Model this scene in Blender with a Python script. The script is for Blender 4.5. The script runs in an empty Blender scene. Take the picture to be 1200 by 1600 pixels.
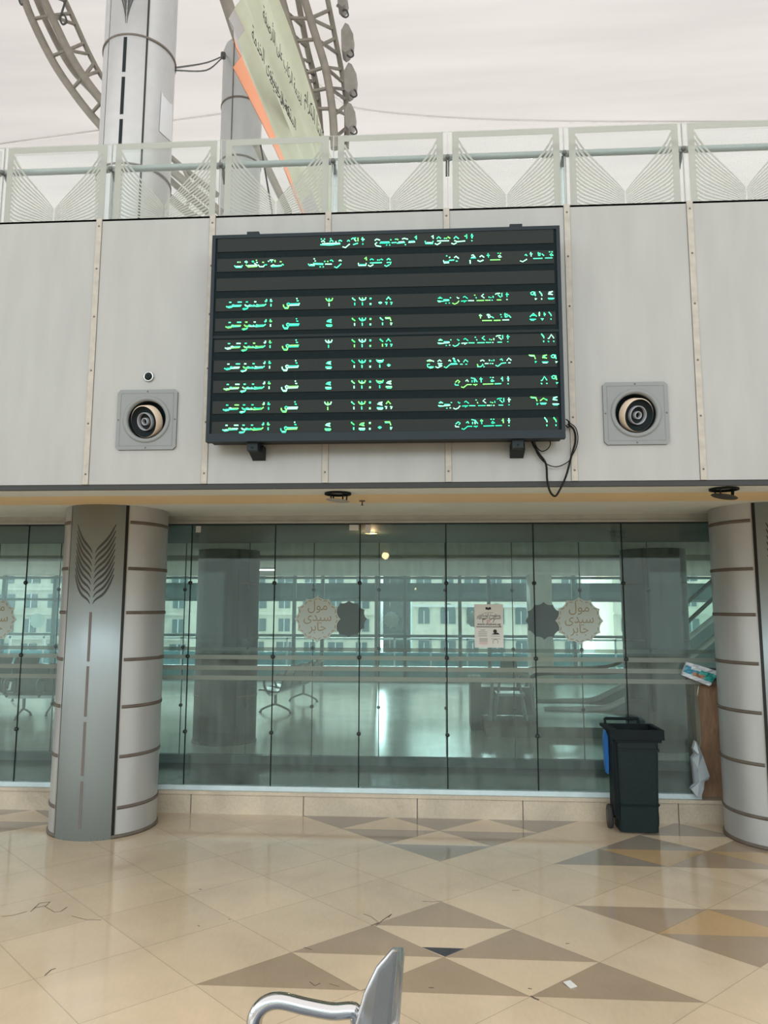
import bpy, math, random, unicodedata
from mathutils import Vector, Matrix
random.seed(7)
SC = bpy.context.scene
COL = SC.collection
PI = math.pi

# ------------------------------------------------------------ camera
F, PITCH, YAW, ROLL, EYE = 1155.0, .1263, .0628, .0028, 1.95
cy, sy, cp, sp, cr, sr = math.cos(YAW), math.sin(YAW), math.cos(PITCH), math.sin(PITCH), math.cos(ROLL), math.sin(ROLL)
_r = Vector((cy, sy, 0)); _f = Vector((-sy, cy, 0)); _z = Vector((0, 0, 1))
FWD = cp*_f + sp*_z; _u = -sp*_f + cp*_z
RGT = cr*_r + sr*_u; UPV = -sr*_r + cr*_u
cam = bpy.data.cameras.new('camera'); camo = bpy.data.objects.new('camera', cam); COL.objects.link(camo)
M = Matrix((RGT, UPV, -FWD)).transposed().to_4x4(); M.translation = (0, 0, EYE); camo.matrix_world = M
cam.sensor_fit = 'VERTICAL'; cam.sensor_height = 24; cam.lens = F*24/1600; cam.clip_end = 500
SC.camera = camo

def ray(x, y): return (x-600)/F*RGT - (y-800)/F*UPV + FWD
def at(x, y, Y):            # photo pixel -> point on the vertical plane at depth Y
    d = ray(x, y); return Vector((0, 0, EYE)) + d*(Y/d.y)
def atz(x, y, z):           # photo pixel -> point on the level plane z
    d = ray(x, y); return Vector((0, 0, EYE)) + d*((z-EYE)/d.z)

# ------------------------------------------------------------ world, lights, exposure
w = bpy.data.worlds.new('world'); SC.world = w; w.use_nodes = True
nt = w.node_tree; nt.nodes.clear()
tc = nt.nodes.new('ShaderNodeTexCoord'); sx = nt.nodes.new('ShaderNodeSeparateXYZ'); rp = nt.nodes.new('ShaderNodeValToRGB')
mr = nt.nodes.new('ShaderNodeMapRange'); mr.inputs[1].default_value = -1; mr.inputs[2].default_value = 1
bg = nt.nodes.new('ShaderNodeBackground'); wo = nt.nodes.new('ShaderNodeOutputWorld')
nt.links.new(tc.outputs['Generated'], sx.inputs[0]); nt.links.new(sx.outputs[2], mr.inputs[0]); nt.links.new(mr.outputs[0], rp.inputs[0])
nt.links.new(rp.outputs[0], bg.inputs[0]); nt.links.new(bg.outputs[0], wo.inputs[0])
e = rp.color_ramp.elements
e[0].position = .0; e[0].color = (.22, .2, .17, 1)
e[1].position = 1; e[1].color = (1.0, .93, .86, 1)
for p_, c_ in ((.49, (.60, .60, .58, 1)), (.51, (1.8, 1.95, 2.0, 1)), (.58, (1.5, 1.6, 1.62, 1)), (.78, (1.0, .97, .94, 1))):
    k = rp.color_ramp.elements.new(p_); k.color = c_
bg.inputs[1].default_value = 1.25
SC.view_settings.view_transform = 'Standard'; SC.view_settings.look = 'None'; SC.view_settings.gamma = 1
SC.view_settings.use_curve_mapping = False; SC.view_settings.exposure = 0.35
# cool daylight through the wide open station front behind the viewer
ld = bpy.data.lights.new('entrance_daylight', 'AREA'); ld.shape = 'RECTANGLE'; ld.size = 40; ld.size_y = 4.4; ld.energy = 330; ld.color = (.72, .93, 1.0)
ldo = bpy.data.objects.new('entrance_daylight', ld); ldo.location = (-2, -12.9, 2.4); ldo.rotation_euler = (PI/2, 0, 0); COL.objects.link(ldo)
lc = bpy.data.lights.new('high_fill', 'AREA'); lc.shape = 'RECTANGLE'; lc.size = 40; lc.size_y = 4; lc.energy = 1500; lc.color = (.80, .94, 1.0)  # added fill light, set high so the glass doesn't mirror it
lco = bpy.data.objects.new('high_fill', lc); lco.location = (-2, -12.9, 7.6); lco.rotation_euler = (math.radians(75), 0, 0); COL.objects.link(lco)
# hazy sun low beyond the far side of the hall
sn = bpy.data.lights.new('hazy_sun', 'SUN'); sn.energy = 16.0; sn.angle = math.radians(40); sn.color = (.93, 1.0, .97)
sno = bpy.data.objects.new('hazy_sun', sn); sno.rotation_euler = (math.radians(-66), 0, math.radians(8)); COL.objects.link(sno)
SC.cycles.max_bounces = 8; SC.cycles.transparent_max_bounces = 24; SC.cycles.caustics_reflective = False; SC.cycles.caustics_refractive = False

# ------------------------------------------------------------ materials
def mat(name, col, rough=.5, metal=0.0, noise=0.0, nscale=8.0, bump=0.0, bscale=60.0, emit=None, es=1.0, spec=.5, stretch=(1, 1, 1), col2=None, coat=0):
    m = bpy.data.materials.new(name); m.use_nodes = True; t = m.node_tree; b = t.nodes['Principled BSDF']
    b.inputs['Base Color'].default_value = (*col, 1); b.inputs['Roughness'].default_value = rough; b.inputs['Metallic'].default_value = metal
    b.inputs['Specular IOR Level'].default_value = spec
    if coat: b.inputs['Coat Weight'].default_value = coat; b.inputs['Coat Roughness'].default_value = .08
    tcn = t.nodes.new('ShaderNodeTexCoord'); mp = t.nodes.new('ShaderNodeMapping'); mp.inputs['Scale'].default_value = stretch
    t.links.new(tcn.outputs['Object'], mp.inputs[0])
    n = t.nodes.new('ShaderNodeTexNoise'); n.inputs['Scale'].default_value = nscale; n.inputs['Detail'].default_value = 6
    t.links.new(mp.outputs[0], n.inputs[0])
    r = t.nodes.new('ShaderNodeValToRGB')
    c2 = col2 or tuple(max(0, c*(1-noise)) for c in col); c1 = tuple(min(1, c*(1+noise*.5)) for c in col)
    r.color_ramp.elements[0].position = .3; r.color_ramp.elements[0].color = (*c2, 1)
    r.color_ramp.elements[1].position = .7; r.color_ramp.elements[1].color = (*c1, 1)
    t.links.new(n.outputs[0], r.inputs[0]); t.links.new(r.outputs[0], b.inputs['Base Color'])
    if bump:
        n2 = t.nodes.new('ShaderNodeTexNoise'); n2.inputs['Scale'].default_value = bscale; t.links.new(mp.outputs[0], n2.inputs[0])
        bm = t.nodes.new('ShaderNodeBump'); bm.inputs['Strength'].default_value = bump; bm.inputs['Distance'].default_value = .01
        t.links.new(n2.outputs[0], bm.inputs['Height']); t.links.new(bm.outputs[0], b.inputs['Normal'])
    if emit: b.inputs['Emission Color'].default_value = (*emit, 1); b.inputs['Emission Strength'].default_value = es
    return m

def glass(name, tint, refl=1.0, rough=.02, dirt=.04):
    m = bpy.data.materials.new(name); m.use_nodes = True; t = m.node_tree; t.nodes.clear()
    tr = t.nodes.new('ShaderNodeBsdfTransparent'); tr.inputs[0].default_value = (*tint, 1)
    gl = t.nodes.new('ShaderNodeBsdfGlossy'); gl.inputs['Roughness'].default_value = rough
    df = t.nodes.new('ShaderNodeBsdfDiffuse'); df.inputs[0].default_value = (.5, .62, .58, 1)
    fr = t.nodes.new('ShaderNodeFresnel'); fr.inputs[0].default_value = 1.45
    mu = t.nodes.new('ShaderNodeMath'); mu.operation = 'MULTIPLY'; mu.inputs[1].default_value = refl
    m1 = t.nodes.new('ShaderNodeMixShader'); m2 = t.nodes.new('ShaderNodeMixShader'); o = t.nodes.new('ShaderNodeOutputMaterial')
    tcn = t.nodes.new('ShaderNodeTexCoord'); mp = t.nodes.new('ShaderNodeMapping'); mp.inputs['Scale'].default_value = (6, 6, 1.2)
    n = t.nodes.new('ShaderNodeTexNoise'); n.inputs['Scale'].default_value = 2.5; n.inputs['Detail'].default_value = 5
    r = t.nodes.new('ShaderNodeMapRange'); r.inputs[1].default_value = .35; r.inputs[2].default_value = .75; r.inputs[3].default_value = dirt*.5; r.inputs[4].default_value = dirt*1.8
    L = t.links.new
    L(tcn.outputs['Object'], mp.inputs[0]); L(mp.outputs[0], n.inputs[0]); L(n.outputs[0], r.inputs[0])
    L(fr.outputs[0], mu.inputs[0]); L(mu.outputs[0], m1.inputs[0]); L(tr.outputs[0], m1.inputs[1]); L(gl.outputs[0], m1.inputs[2])
    L(r.outputs[0], m2.inputs[0]); L(m1.outputs[0], m2.inputs[1]); L(df.outputs[0], m2.inputs[2]); L(m2.outputs[0], o.inputs[0])
    return m

def frost(name, col, a):       # translucent print on glass
    m = bpy.data.materials.new(name); m.use_nodes = True; t = m.node_tree; t.nodes.clear()
    tr = t.nodes.new('ShaderNodeBsdfTransparent'); df = t.nodes.new('ShaderNodeBsdfDiffuse'); tl = t.nodes.new('ShaderNodeBsdfTranslucent')
    df.inputs[0].default_value = (*col, 1); tl.inputs[0].default_value = (*col, 1)
    m0 = t.nodes.new('ShaderNodeMixShader'); m1 = t.nodes.new('ShaderNodeMixShader'); o = t.nodes.new('ShaderNodeOutputMaterial')
    m0.inputs[0].default_value = .45; m1.inputs[0].default_value = a
    L = t.links.new
    L(df.outputs[0], m0.inputs[1]); L(tl.outputs[0], m0.inputs[2]); L(tr.outputs[0], m1.inputs[1]); L(m0.outputs[0], m1.inputs[2]); L(m1.outputs[0], o.inputs[0])
    return m

m_fascia = mat('painted_fascia_panel', (.28, .273, .255), .45, noise=.07, nscale=3, stretch=(3, 3, .6), bump=.05)
m_strip = mat('beige_cover_strip', (.33, .295, .25), .5, noise=.15, nscale=20)
m_rivet = mat('dark_screw', (.12, .1, .09), .5)
m_black = mat('black_metal', (.012, .017, .019), .55, noise=.2, spec=.2)
m_dark = mat('dark_gap', (.02, .021, .02), .7)
m_frame = mat('dark_blue_grey_frame', (.010, .016, .021), .5, noise=.1, spec=.2)
m_screen = mat('led_module_grey', (.021, .0245, .0235), .8, noise=.15, nscale=150, spec=.15)
m_screen2 = mat('screen_black', (.006, .011, .0125), .8, noise=.2, nscale=50, spec=.1)
G = [mat('led_green_%s' % n, c, .5, emit=c, es=s) for n, c, s in (('mint', (.05, .75, .34), 1.0), ('pale', (.28, .85, .52), 1.0), ('lime', (.16, .72, .12), 1.0), ('teal', (.0, .55, .27), 1.0))]
m_metal = mat('brushed_aluminium_cladding', (.41, .41, .40), .42, .4, noise=.08, nscale=4, stretch=(1, 1, .3), bump=.03, bscale=300)
m_panel = mat('aluminium_cover_panel', (.32, .37, .385), .42, .3, noise=.06, nscale=3, stretch=(1, 1, .3))
m_joint = mat('brown_joint_seal', (.12, .095, .075), .6, noise=.2)
m_slot = mat('slot_shadow_brown', (.13, .11, .10), .7)
m_slotd = mat('dark_slot', (.05, .048, .045), .7)
m_soffit = mat('soffit_grey_paint', (.74, .80, .79), .6, noise=.06, nscale=2)
m_orange = mat('soffit_orange_paint', (.84, .66, .40), .6, noise=.06, nscale=2)
m_ceil = mat('hall_ceiling_beige', (.84, .78, .69), .7, noise=.05)
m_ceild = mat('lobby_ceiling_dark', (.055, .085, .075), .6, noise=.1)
m_trim = mat('grey_head_trim', (.36, .36, .33), .5, noise=.1)
m_gdark = mat('dark_gasket', (.010, .015, .016), .6, spec=.15)
m_glass = glass('green_tinted_glass', (.895, .955, .94), refl=1.0, dirt=.045)
m_glass2 = glass('inner_green_glass', (.93, .97, .96), refl=.9, dirt=.03)
m_glass3 = glass('blue_window_glass', (.86, .965, .975), refl=.8, dirt=.02)
m_glassb = glass('clear_balustrade_glass', (.965, .985, .975), refl=.45, dirt=.012)
m_frost = frost('frosted_film', (.50, .54, .48), .50)
m_frostp = frost('frosted_print', (.47, .465, .425), .86)
m_badge = frost('beige_badge_film', (.68, .76, .74), .93)
m_badgeb = frost('dark_badge_film', (.095, .115, .10), .96)
m_badget = mat('ochre_badge_print', (.30, .26, .16), .7)
m_channel = mat('pale_aluminium_channel', (.55, .66, .68), .4, 0, noise=.1)
m_steel = mat('stainless_steel', (.5, .52, .52), .25, .9)
m_chrome = mat('polished_chrome', (.52, .53, .55), .09, 1.0)
m_seat = mat('perforated_seat_steel', (.23, .24, .26), .4, .6, noise=.1, nscale=120)
m_seatr = mat('seat_rim_bright', (.5, .5, .51), .25, .85)
m_fitting = mat('dark_glass_fitting', (.03, .04, .04), .4, .4)
m_binb = mat('dark_green_bin_plastic', (.004, .013, .013), .55, noise=.2, nscale=30, spec=.25)
m_binr = mat('black_bin_plastic', (.005, .009, .010), .6, noise=.2, spec=.15)
m_blue = mat('blue_plastic', (.01, .13, .42), .5)
m_rub = mat('wheel_rubber', (.03, .028, .026), .7)
m_truss = mat('truss_beige_paint', (.20, .17, .135), .5, noise=.15, nscale=5)
m_lampb = mat('lamp_housing_grey', (.20, .175, .15), .5, noise=.15)
m_cable = mat('black_cable', (.006, .006, .006), .7, spec=.15)
m_rope = mat('grey_rope', (.3, .28, .25), .6)
m_paper = mat('paper', (.62, .62, .60), .8, noise=.04)
m_ink = mat('black_ink', (.02, .02, .022), .8)
m_red = mat('red_ink', (.45, .05, .06), .8)
m_inkg = mat('grey_ink', (.16, .16, .16), .8)
m_pink = mat('pink_ink', (.5, .22, .22), .8)
m_brown = mat('rough_brown_plaster', (.30, .18, .11), .85, noise=.25, nscale=9, bump=.9, bscale=25, stretch=(1.5, 1, .6))
m_inwall = mat('hall_side_wall', (.7, .68, .62), .7, noise=.05)
m_icol = mat('shade_darkened_cladding', (.03, .045, .045), .6, 0, noise=.1)  # column cladding darkened in its colour to stand in for indoor shade
m_ifloor = mat('pale_hall_floor', (.74, .72, .66), .14, noise=.10, nscale=2, spec=.6)
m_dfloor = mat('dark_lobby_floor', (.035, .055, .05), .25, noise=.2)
m_mull = mat('window_mullion', (.16, .24, .25), .4, .3)
m_spand = mat('dark_teal_canopy', (.045, .085, .092), .6, noise=.15, nscale=1)
m_white = mat('white_paint', (.8, .8, .78), .5)
m_cyan = mat('pale_blue_panel', (.22, .45, .50), .5, noise=.1)
m_bld = mat('cream_render', (.80, .76, .64), .8, noise=.1, nscale=.5)
m_bld2 = mat('grey_beige_render', (.62, .60, .52), .8, noise=.15, nscale=.5)
m_bwin = mat('facade_window_shade', (.10, .16, .17), .3)
m_street = mat('pale_street_paving', (.62, .63, .62), .7, noise=.1)
m_ups = mat('upper_deck', (.5, .48, .45), .7)
m_bulb = mat('warm_lamp', (1, .6, .2), .5, emit=(1, .62, .25), es=6)
m_step = mat('grey_brown_step', (.23, .20, .17), .5, noise=.15)
m_hand = mat('black_handrail', (.03, .035, .04), .35)

# membrane roof: thin fabric, lit from behind by the sky
m_mem = bpy.data.materials.new('white_roof_membrane'); m_mem.use_nodes = True
t = m_mem.node_tree; t.nodes.clear(); L = t.links.new
tl = t.nodes.new('ShaderNodeBsdfTranslucent'); df = t.nodes.new('ShaderNodeBsdfDiffuse'); mx = t.nodes.new('ShaderNodeMixShader'); mo = t.nodes.new('ShaderNodeOutputMaterial')
mx.inputs[0].default_value = .68
n = t.nodes.new('ShaderNodeTexNoise'); n.inputs['Scale'].default_value = .25; n.inputs['Detail'].default_value = 5
tcn = t.nodes.new('ShaderNodeTexCoord'); mp = t.nodes.new('ShaderNodeMapping'); mp.inputs['Scale'].default_value = (.4, 3, 3)
r = t.nodes.new('ShaderNodeValToRGB'); r.color_ramp.elements[0].position = .35; r.color_ramp.elements[0].color = (.252, .229, .226, 1); r.color_ramp.elements[1].position = .65; r.color_ramp.elements[1].color = (.282, .257, .252, 1)
L(tcn.outputs['Object'], mp.inputs[0]); L(mp.outputs[0], n.inputs[0]); L(n.outputs[0], r.inputs[0]); L(r.outputs[0], tl.inputs[0]); L(r.outputs[0], df.inputs[0])
L(df.outputs[0], mx.inputs[1]); L(tl.outputs[0], mx.inputs[2]); L(mx.outputs[0], mo.inputs[0])

# marble for the floor with thin joints on the diagonal tile lattice
LX, LY, LDX, LDY = .062, 4.43, .430, .392
def marble(name, col, rough=.10, grout=True, nz=.10):
    m = bpy.data.materials.new(name); m.use_nodes = True; t = m.node_tree; b = t.nodes['Principled BSDF']; L = t.links.new
    b.inputs['Roughness'].default_value = rough; b.inputs['Specular IOR Level'].default_value = .75
    tcn = t.nodes.new('ShaderNodeTexCoord'); n = t.nodes.new('ShaderNodeTexNoise'); n.inputs['Scale'].default_value = 1.6; n.inputs['Detail'].default_value = 9; n.inputs['Distortion'].default_value = .6
    L(tcn.outputs['Object'], n.inputs[0])
    n3 = t.nodes.new('ShaderNodeTexNoise'); n3.inputs['Scale'].default_value = 45; n3.inputs['Detail'].default_value = 4
    mp = t.nodes.new('ShaderNodeMapping'); mp.inputs['Scale'].default_value = (1, .35, 1); mp.inputs['Rotation'].default_value = (0, 0, .7); L(tcn.outputs['Object'], mp.inputs[0]); L(mp.outputs[0], n3.inputs[0])
    ad = t.nodes.new('ShaderNodeMath'); ad.operation = 'MULTIPLY_ADD'; ad.inputs[1].default_value = .3; L(n3.outputs[0], ad.inputs[0]); L(n.outputs[0], ad.inputs[2])
    r = t.nodes.new('ShaderNodeValToRGB'); r.color_ramp.elements[0].position = .45; r.color_ramp.elements[1].position = .85
    r.color_ramp.elements[0].color = (*[c*(1-nz) for c in col], 1); r.color_ramp.elements[1].color = (*[min(1, c*(1+nz*.7)) for c in col], 1)
    L(ad.outputs[0], r.inputs[0]); out = r.outputs[0]
    if grout:
        s = t.nodes.new('ShaderNodeSeparateXYZ'); L(tcn.outputs['Object'], s.inputs[0])
        def mth(op, a, bb=None, c=None):
            k = t.nodes.new('ShaderNodeMath'); k.operation = op
            for i, v in enumerate((a, bb, c)):
                if v is None: continue
                if isinstance(v, (int, float)): k.inputs[i].default_value = v
                else: L(v, k.inputs[i])
            return k.outputs[0]
        u = mth('MULTIPLY_ADD', s.outputs[0], 1/LDX, -LX/LDX); v = mth('MULTIPLY_ADD', s.outputs[1], 1/LDY, -LY/LDY)
        ls = []
        for q in (mth('ADD', u, v), mth('SUBTRACT', v, u)):
            a = mth('MULTIPLY', q, .5); fr = mth('FRACT', a); d = mth('ABSOLUTE', mth('SUBTRACT', fr, .5)); ls.append(mth('GREATER_THAN', d, .4965))
        g = mth('MAXIMUM', ls[0], ls[1]); g = mth('MULTIPLY', g, .42)
        mixc = t.nodes.new('ShaderNodeMix'); mixc.data_type = 'RGBA'; L(g, mixc.inputs[0]); L(out, mixc.inputs[6]); mixc.inputs[7].default_value = (.10, .075, .05, 1)
        out = mixc.outputs[2]
        wn = t.nodes.new('ShaderNodeTexWhiteNoise'); wn.noise_dimensions = '2D'
        cb = t.nodes.new('ShaderNodeCombineXYZ'); L(mth('FLOOR', mth('MULTIPLY', mth('ADD', u, v), .5)), cb.inputs[0]); L(mth('FLOOR', mth('MULTIPLY', mth('SUBTRACT', v, u), .5)), cb.inputs[1]); L(cb.outputs[0], wn.inputs[0])
        hs = t.nodes.new('ShaderNodeHueSaturation'); L(mth('MULTIPLY_ADD', wn.outputs[0], .10, .95), hs.inputs['Value']); L(out, hs.inputs['Color']); out = hs.outputs[0]
    L(out, b.inputs['Base Color'])
    return m
m_fl = marble('beige_marble', (.63, .505, .36))
m_flb = marble('brown_marble', (.37, .285, .20))
m_flg = marble('grey_brown_marble', (.31, .265, .215))
m_flo = marble('orange_marble', (.52, .36, .19))
m_flk = marble('black_marble', (.045, .045, .055), nz=.3)
m_plinth = marble('plinth_marble', (.50, .42, .32), .35, False, .28)

# ------------------------------------------------------------ mesh helpers
class MB:
    def __init__(s): s.v = []; s.f = []; s.m = []; s.sm = []
    def add(s, vs, fs, mi=0, smooth=False):
        o = len(s.v); s.v += [tuple(v) for v in vs]; s.f += [tuple(i+o for i in f) for f in fs]; s.m += [mi]*len(fs); s.sm += [smooth]*len(fs)
    def box(s, x0, x1, y0, y1, z0, z1, mi=0, T=None):
        vs = [Vector((x, y, z)) for z in (z0, z1) for y in (y0, y1) for x in (x0, x1)]
        if T: vs = [T @ v for v in vs]
        s.add(vs, [(0, 2, 3, 1), (4, 5, 7, 6), (0, 1, 5, 4), (2, 6, 7, 3), (0, 4, 6, 2), (1, 3, 7, 5)], mi)
    def tube(s, pts, r, n=8, mi=0, closed=False, flat=None):
        pts = [Vector(p) for p in pts]; N = len(pts); rs = r if isinstance(r, (list, tuple)) else [r]*N
        vs = []; up = None
        for i, p in enumerate(pts):
            a = pts[(i-1) % N] if (closed or i) else p; b = pts[(i+1) % N] if (closed or i < N-1) else p
            d = (b-a).normalized()
            if up is None: up = Vector((0, 0, 1)) if abs(d.z) < .9 else Vector((1, 0, 0))
            sd = d.cross(up).normalized(); up = sd.cross(d).normalized()
            for k in range(n):
                an = 2*PI*k/n; vs.append(p+sd*math.cos(an)*rs[i]+up*math.sin(an)*rs[i]*(flat or 1))
        fs = [(i*n+k, i*n+(k+1) % n, ((i+1) % N)*n+(k+1) % n, ((i+1) % N)*n+k) for i in range(N if closed else N-1) for k in range(n)]
        s.add(vs, fs, mi, True)
        if not closed: s.add([vs[k] for k in range(n)]+[vs[(N-1)*n+k] for k in range(n)], [tuple(reversed(range(n))), tuple(range(n, 2*n))], mi)
    def lathe(s, prof, c, n=32, mi=0, T=None, a0=0, a1=2*PI, smooth=True):
        full = abs(a1-a0-2*PI) < 1e-6; K = n if full else n+1; vs = []
        for k in range(K):
            a = a0+(a1-a0)*k/n
            for r_, z in prof:
                v = Vector((r_*math.cos(a), r_*math.sin(a), z)); v = (T @ v) if T else v+Vector(c); vs.append(v)
        P = len(prof)
        s.add(vs, [(k*P+j, ((k+1) % K)*P+j, ((k+1) % K)*P+j+1, k*P+j+1) for k in range(n) for j in range(P-1)], mi, smooth)
    def poly(s, pts, mi=0): s.add(pts, [tuple(range(len(pts)))], mi)
    def prism(s, pts, d, mi=0):                     # polygon swept by vector d
        pts = [Vector(p) for p in pts]; d = Vector(d); n = len(pts)
        s.add(pts+[p+d for p in pts], [tuple(range(n)), tuple(reversed(range(n, 2*n)))]+[(i, i+n, (i+1) % n+n, (i+1) % n) for i in range(n)], mi)
    def ribbon(s, pts, ws, nrm, th=.0015, mi=0):    # flat band of varying width along pts in the plane with normal nrm
        pts = [Vector(p) for p in pts]; nrm = Vector(nrm); N = len(pts); ws = ws if isinstance(ws, (list, tuple)) else [ws]*N
        L_ = []; R_ = []
        for i, p in enumerate(pts):
            d = (pts[min(i+1, N-1)]-pts[max(i-1, 0)]).normalized(); q = d.cross(nrm).normalized()*ws[i]/2; L_.append(p+q); R_.append(p-q)
        vs = L_+R_; o = nrm*th
        vs += [v+o for v in vs]; fs = []
        for i in range(N-1):
            fs += [(i, i+1, N+i+1, N+i), (2*N+i, 3*N+i, 3*N+i+1, 2*N+i+1), (i, 2*N+i, 2*N+i+1, i+1), (N+i, N+i+1, 3*N+i+1, 3*N+i)]
        fs += [(0, N, 3*N, 2*N), (N-1, 3*N-1, 4*N-1, 2*N-1)]
        s.add(vs, fs, mi)
    def build(s, name, mats, parent=None, loc=None, merge=False):
        me = bpy.data.meshes.new(name); vs = s.v
        if loc is not None: l = Vector(loc); vs = [Vector(v)-l for v in vs]
        me.from_pydata([tuple(v) for v in vs], [], s.f)
        for m in (mats if isinstance(mats, (list, tuple)) else [mats]): me.materials.append(m)
        me.polygons.foreach_set('material_index', s.m); me.polygons.foreach_set('use_smooth', s.sm); me.update()
        o = bpy.data.objects.new(name, me); COL.objects.link(o)
        if loc is not None: o.location = loc
        if parent is not None:
            o.parent = parent
            if loc is None: o.matrix_parent_inverse = parent.matrix_basis.inverted()
        return o
def tag(o, label=None, cat=None, group=None, kind=None):
    if label: o['label'] = label
    if cat: o['category'] = cat
    if group: o['group'] = group
    if kind: o['kind'] = kind
    return o
def empty(name, loc=(0, 0, 0), label=None, cat=None, group=None, kind=None, rz=0):
    o = bpy.data.objects.new(name, None); COL.objects.link(o); o.location = loc; o.rotation_euler = (0, 0, rz); o.empty_display_size = .1
    return tag(o, label, cat, group, kind)
def struct(o): o['kind'] = 'structure'; return o
def copy_tree(o, parent=None):
    c = o.copy(); COL.objects.link(c); c.parent = parent
    if parent: c.matrix_parent_inverse = o.matrix_parent_inverse.copy()
    for ch in list(o.children): copy_tree(ch, c)
    return c

# Arabic letter shaping into presentation forms, laid out left to right
FORMS = {}
for cpnt in range(0xFE70, 0xFEFD):
    d_ = unicodedata.decomposition(chr(cpnt)).split()
    if len(d_) == 2: FORMS[(chr(int(d_[1], 16)), d_[0])] = chr(cpnt)
    elif len(d_) == 3: FORMS[(chr(int(d_[1], 16))+chr(int(d_[2], 16)), d_[0])] = chr(cpnt)
def shape(s):
    s2 = []; i = 0
    while i < len(s):
        if s[i:i+2] == '\u0644\u0627': s2.append('\u0644\u0627'); i += 2
        else: s2.append(s[i]); i += 1
    isL = lambda c: (c, '<isolated>') in FORMS; nxt = lambda c: (c, '<initial>') in FORMS
    out = []
    for i, c in enumerate(s2):
        if not isL(c): out.append(c); continue
        pj = i > 0 and nxt(s2[i-1]); nj = nxt(c) and i+1 < len(s2) and isL(s2[i+1])
        f = '<medial>' if pj and nj else '<final>' if pj else '<initial>' if nj else '<isolated>'
        out.append(FORMS.get((c, f), c))
    return ''.join(reversed(out))
def text_mesh(body, size, T, mats, name, parent, width=None, ext=.0008):
    c = bpy.data.curves.new('txt', 'FONT'); c.body = body; c.size = size; c.align_x = 'CENTER'; c.extrude = ext; c.resolution_u = 3
    o = bpy.data.objects.new('txt', c); COL.objects.link(o); bpy.context.view_layer.update()
    me = bpy.data.meshes.new_from_object(o.evaluated_get(bpy.context.evaluated_depsgraph_get()))
    xs = [v.co.x for v in me.vertices] or [0, 1]
    k = (width/(max(xs)-min(xs))) if width else 1
    mid = (max(xs)+min(xs))/2
    for v in me.vertices: v.co = T @ Vector(((v.co.x-mid)*k, v.co.y, v.co.z))
    bpy.data.objects.remove(o); me.materials.clear(); me.materials.append(mats)
    ob = bpy.data.objects.new(name, me); COL.objects.link(ob)
    if parent: ob.parent = parent; ob.matrix_parent_inverse = parent.matrix_basis.inverted()
    return ob
def facing(x, y, z):        # text plane facing the viewer side (-Y)
    return Matrix.Translation((x, y, z)) @ Matrix.Rotation(PI/2, 4, 'X')

D1, D2, D3 = 4.10, 7.21, 9.40
ZS = 2.83; ZB = 2.64; ZT = 4.265; ZP = .21

# ============================================================ SETTING
# floor of the arcade: each diagonal tile is two half-tile triangles
BOT = {(3, 2): 1, (4, 1): 1, (5, 2): 1, (6, 1): 1, (0, 5): 2, (1, 6): 2, (-1, 6): 2, (0, 7): 2, (2, 7): 2, (-2, 7): 2, (4, 5): 3, (6, 5): 3, (5, 2): 1, (-9, 6): 2, (-10, 7): 2, (-8, 7): 2, (5, 4): 0, (7, 2): 1,
       (8, 5): 3, (-9, 0): 1, (-9, -4): 1}
TOP = {(0, 1): 1, (-1, 0): 1, (1, 0): 1, (-2, -1): 1, (0, -1): 1, (2, -1): 1, (4, 1): 3, (6, 1): 3, (3, 4): 2, (4, 5): 2, (5, 4): 1, (6, 5): 1, (7, 4): 1, (5, 6): 2}
fb = MB()
P = lambda u, v: (LX+u*LDX, LY+v*LDY, 0)
for i in range(-26, 27):
    for j in range(-44, 8):
        if (i+j) % 2 == 0: continue
        fb.poly([P(i-1, j), P(i+1, j), P(i, j+1)], TOP.get((i, j), 0))
        fb.poly([P(i-1, j), P(i, j-1), P(i+1, j)], BOT.get((i, j), 0))
fb.prism([P(.02, .02), P(.28, .29), P(-.28, .29)], (0, 0, .0012), 4)
struct(fb.build('floor', [m_fl, m_flb, m_flg, m_flo, m_flk]))
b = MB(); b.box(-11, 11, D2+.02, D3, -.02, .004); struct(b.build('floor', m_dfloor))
b = MB(); b.box(-14, 14, D3, 20.1, -.02, .005); struct(b.build('floor', m_ifloor))

# marble plinth under the glass front, its blocks with dark joints
b = MB()
b.box(-11, 11, D2-.05, D2+.06, 0, ZP-.03)
b.box(-11, 11, D2-.075, D2+.08, ZP-.03, ZP)
for x in (298, 474, 652, 817, 1060): X = at(x, 1262, D2-.05).x; b.box(X-.004, X+.004, D2-.0525, D2-.05, .0, ZP-.03, 1)
b.box(-11, 11, D2-.052, D2-.05, ZP-.034, ZP-.026, 1)
struct(b.build('trim_1', [m_plinth, m_joint]))

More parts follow.
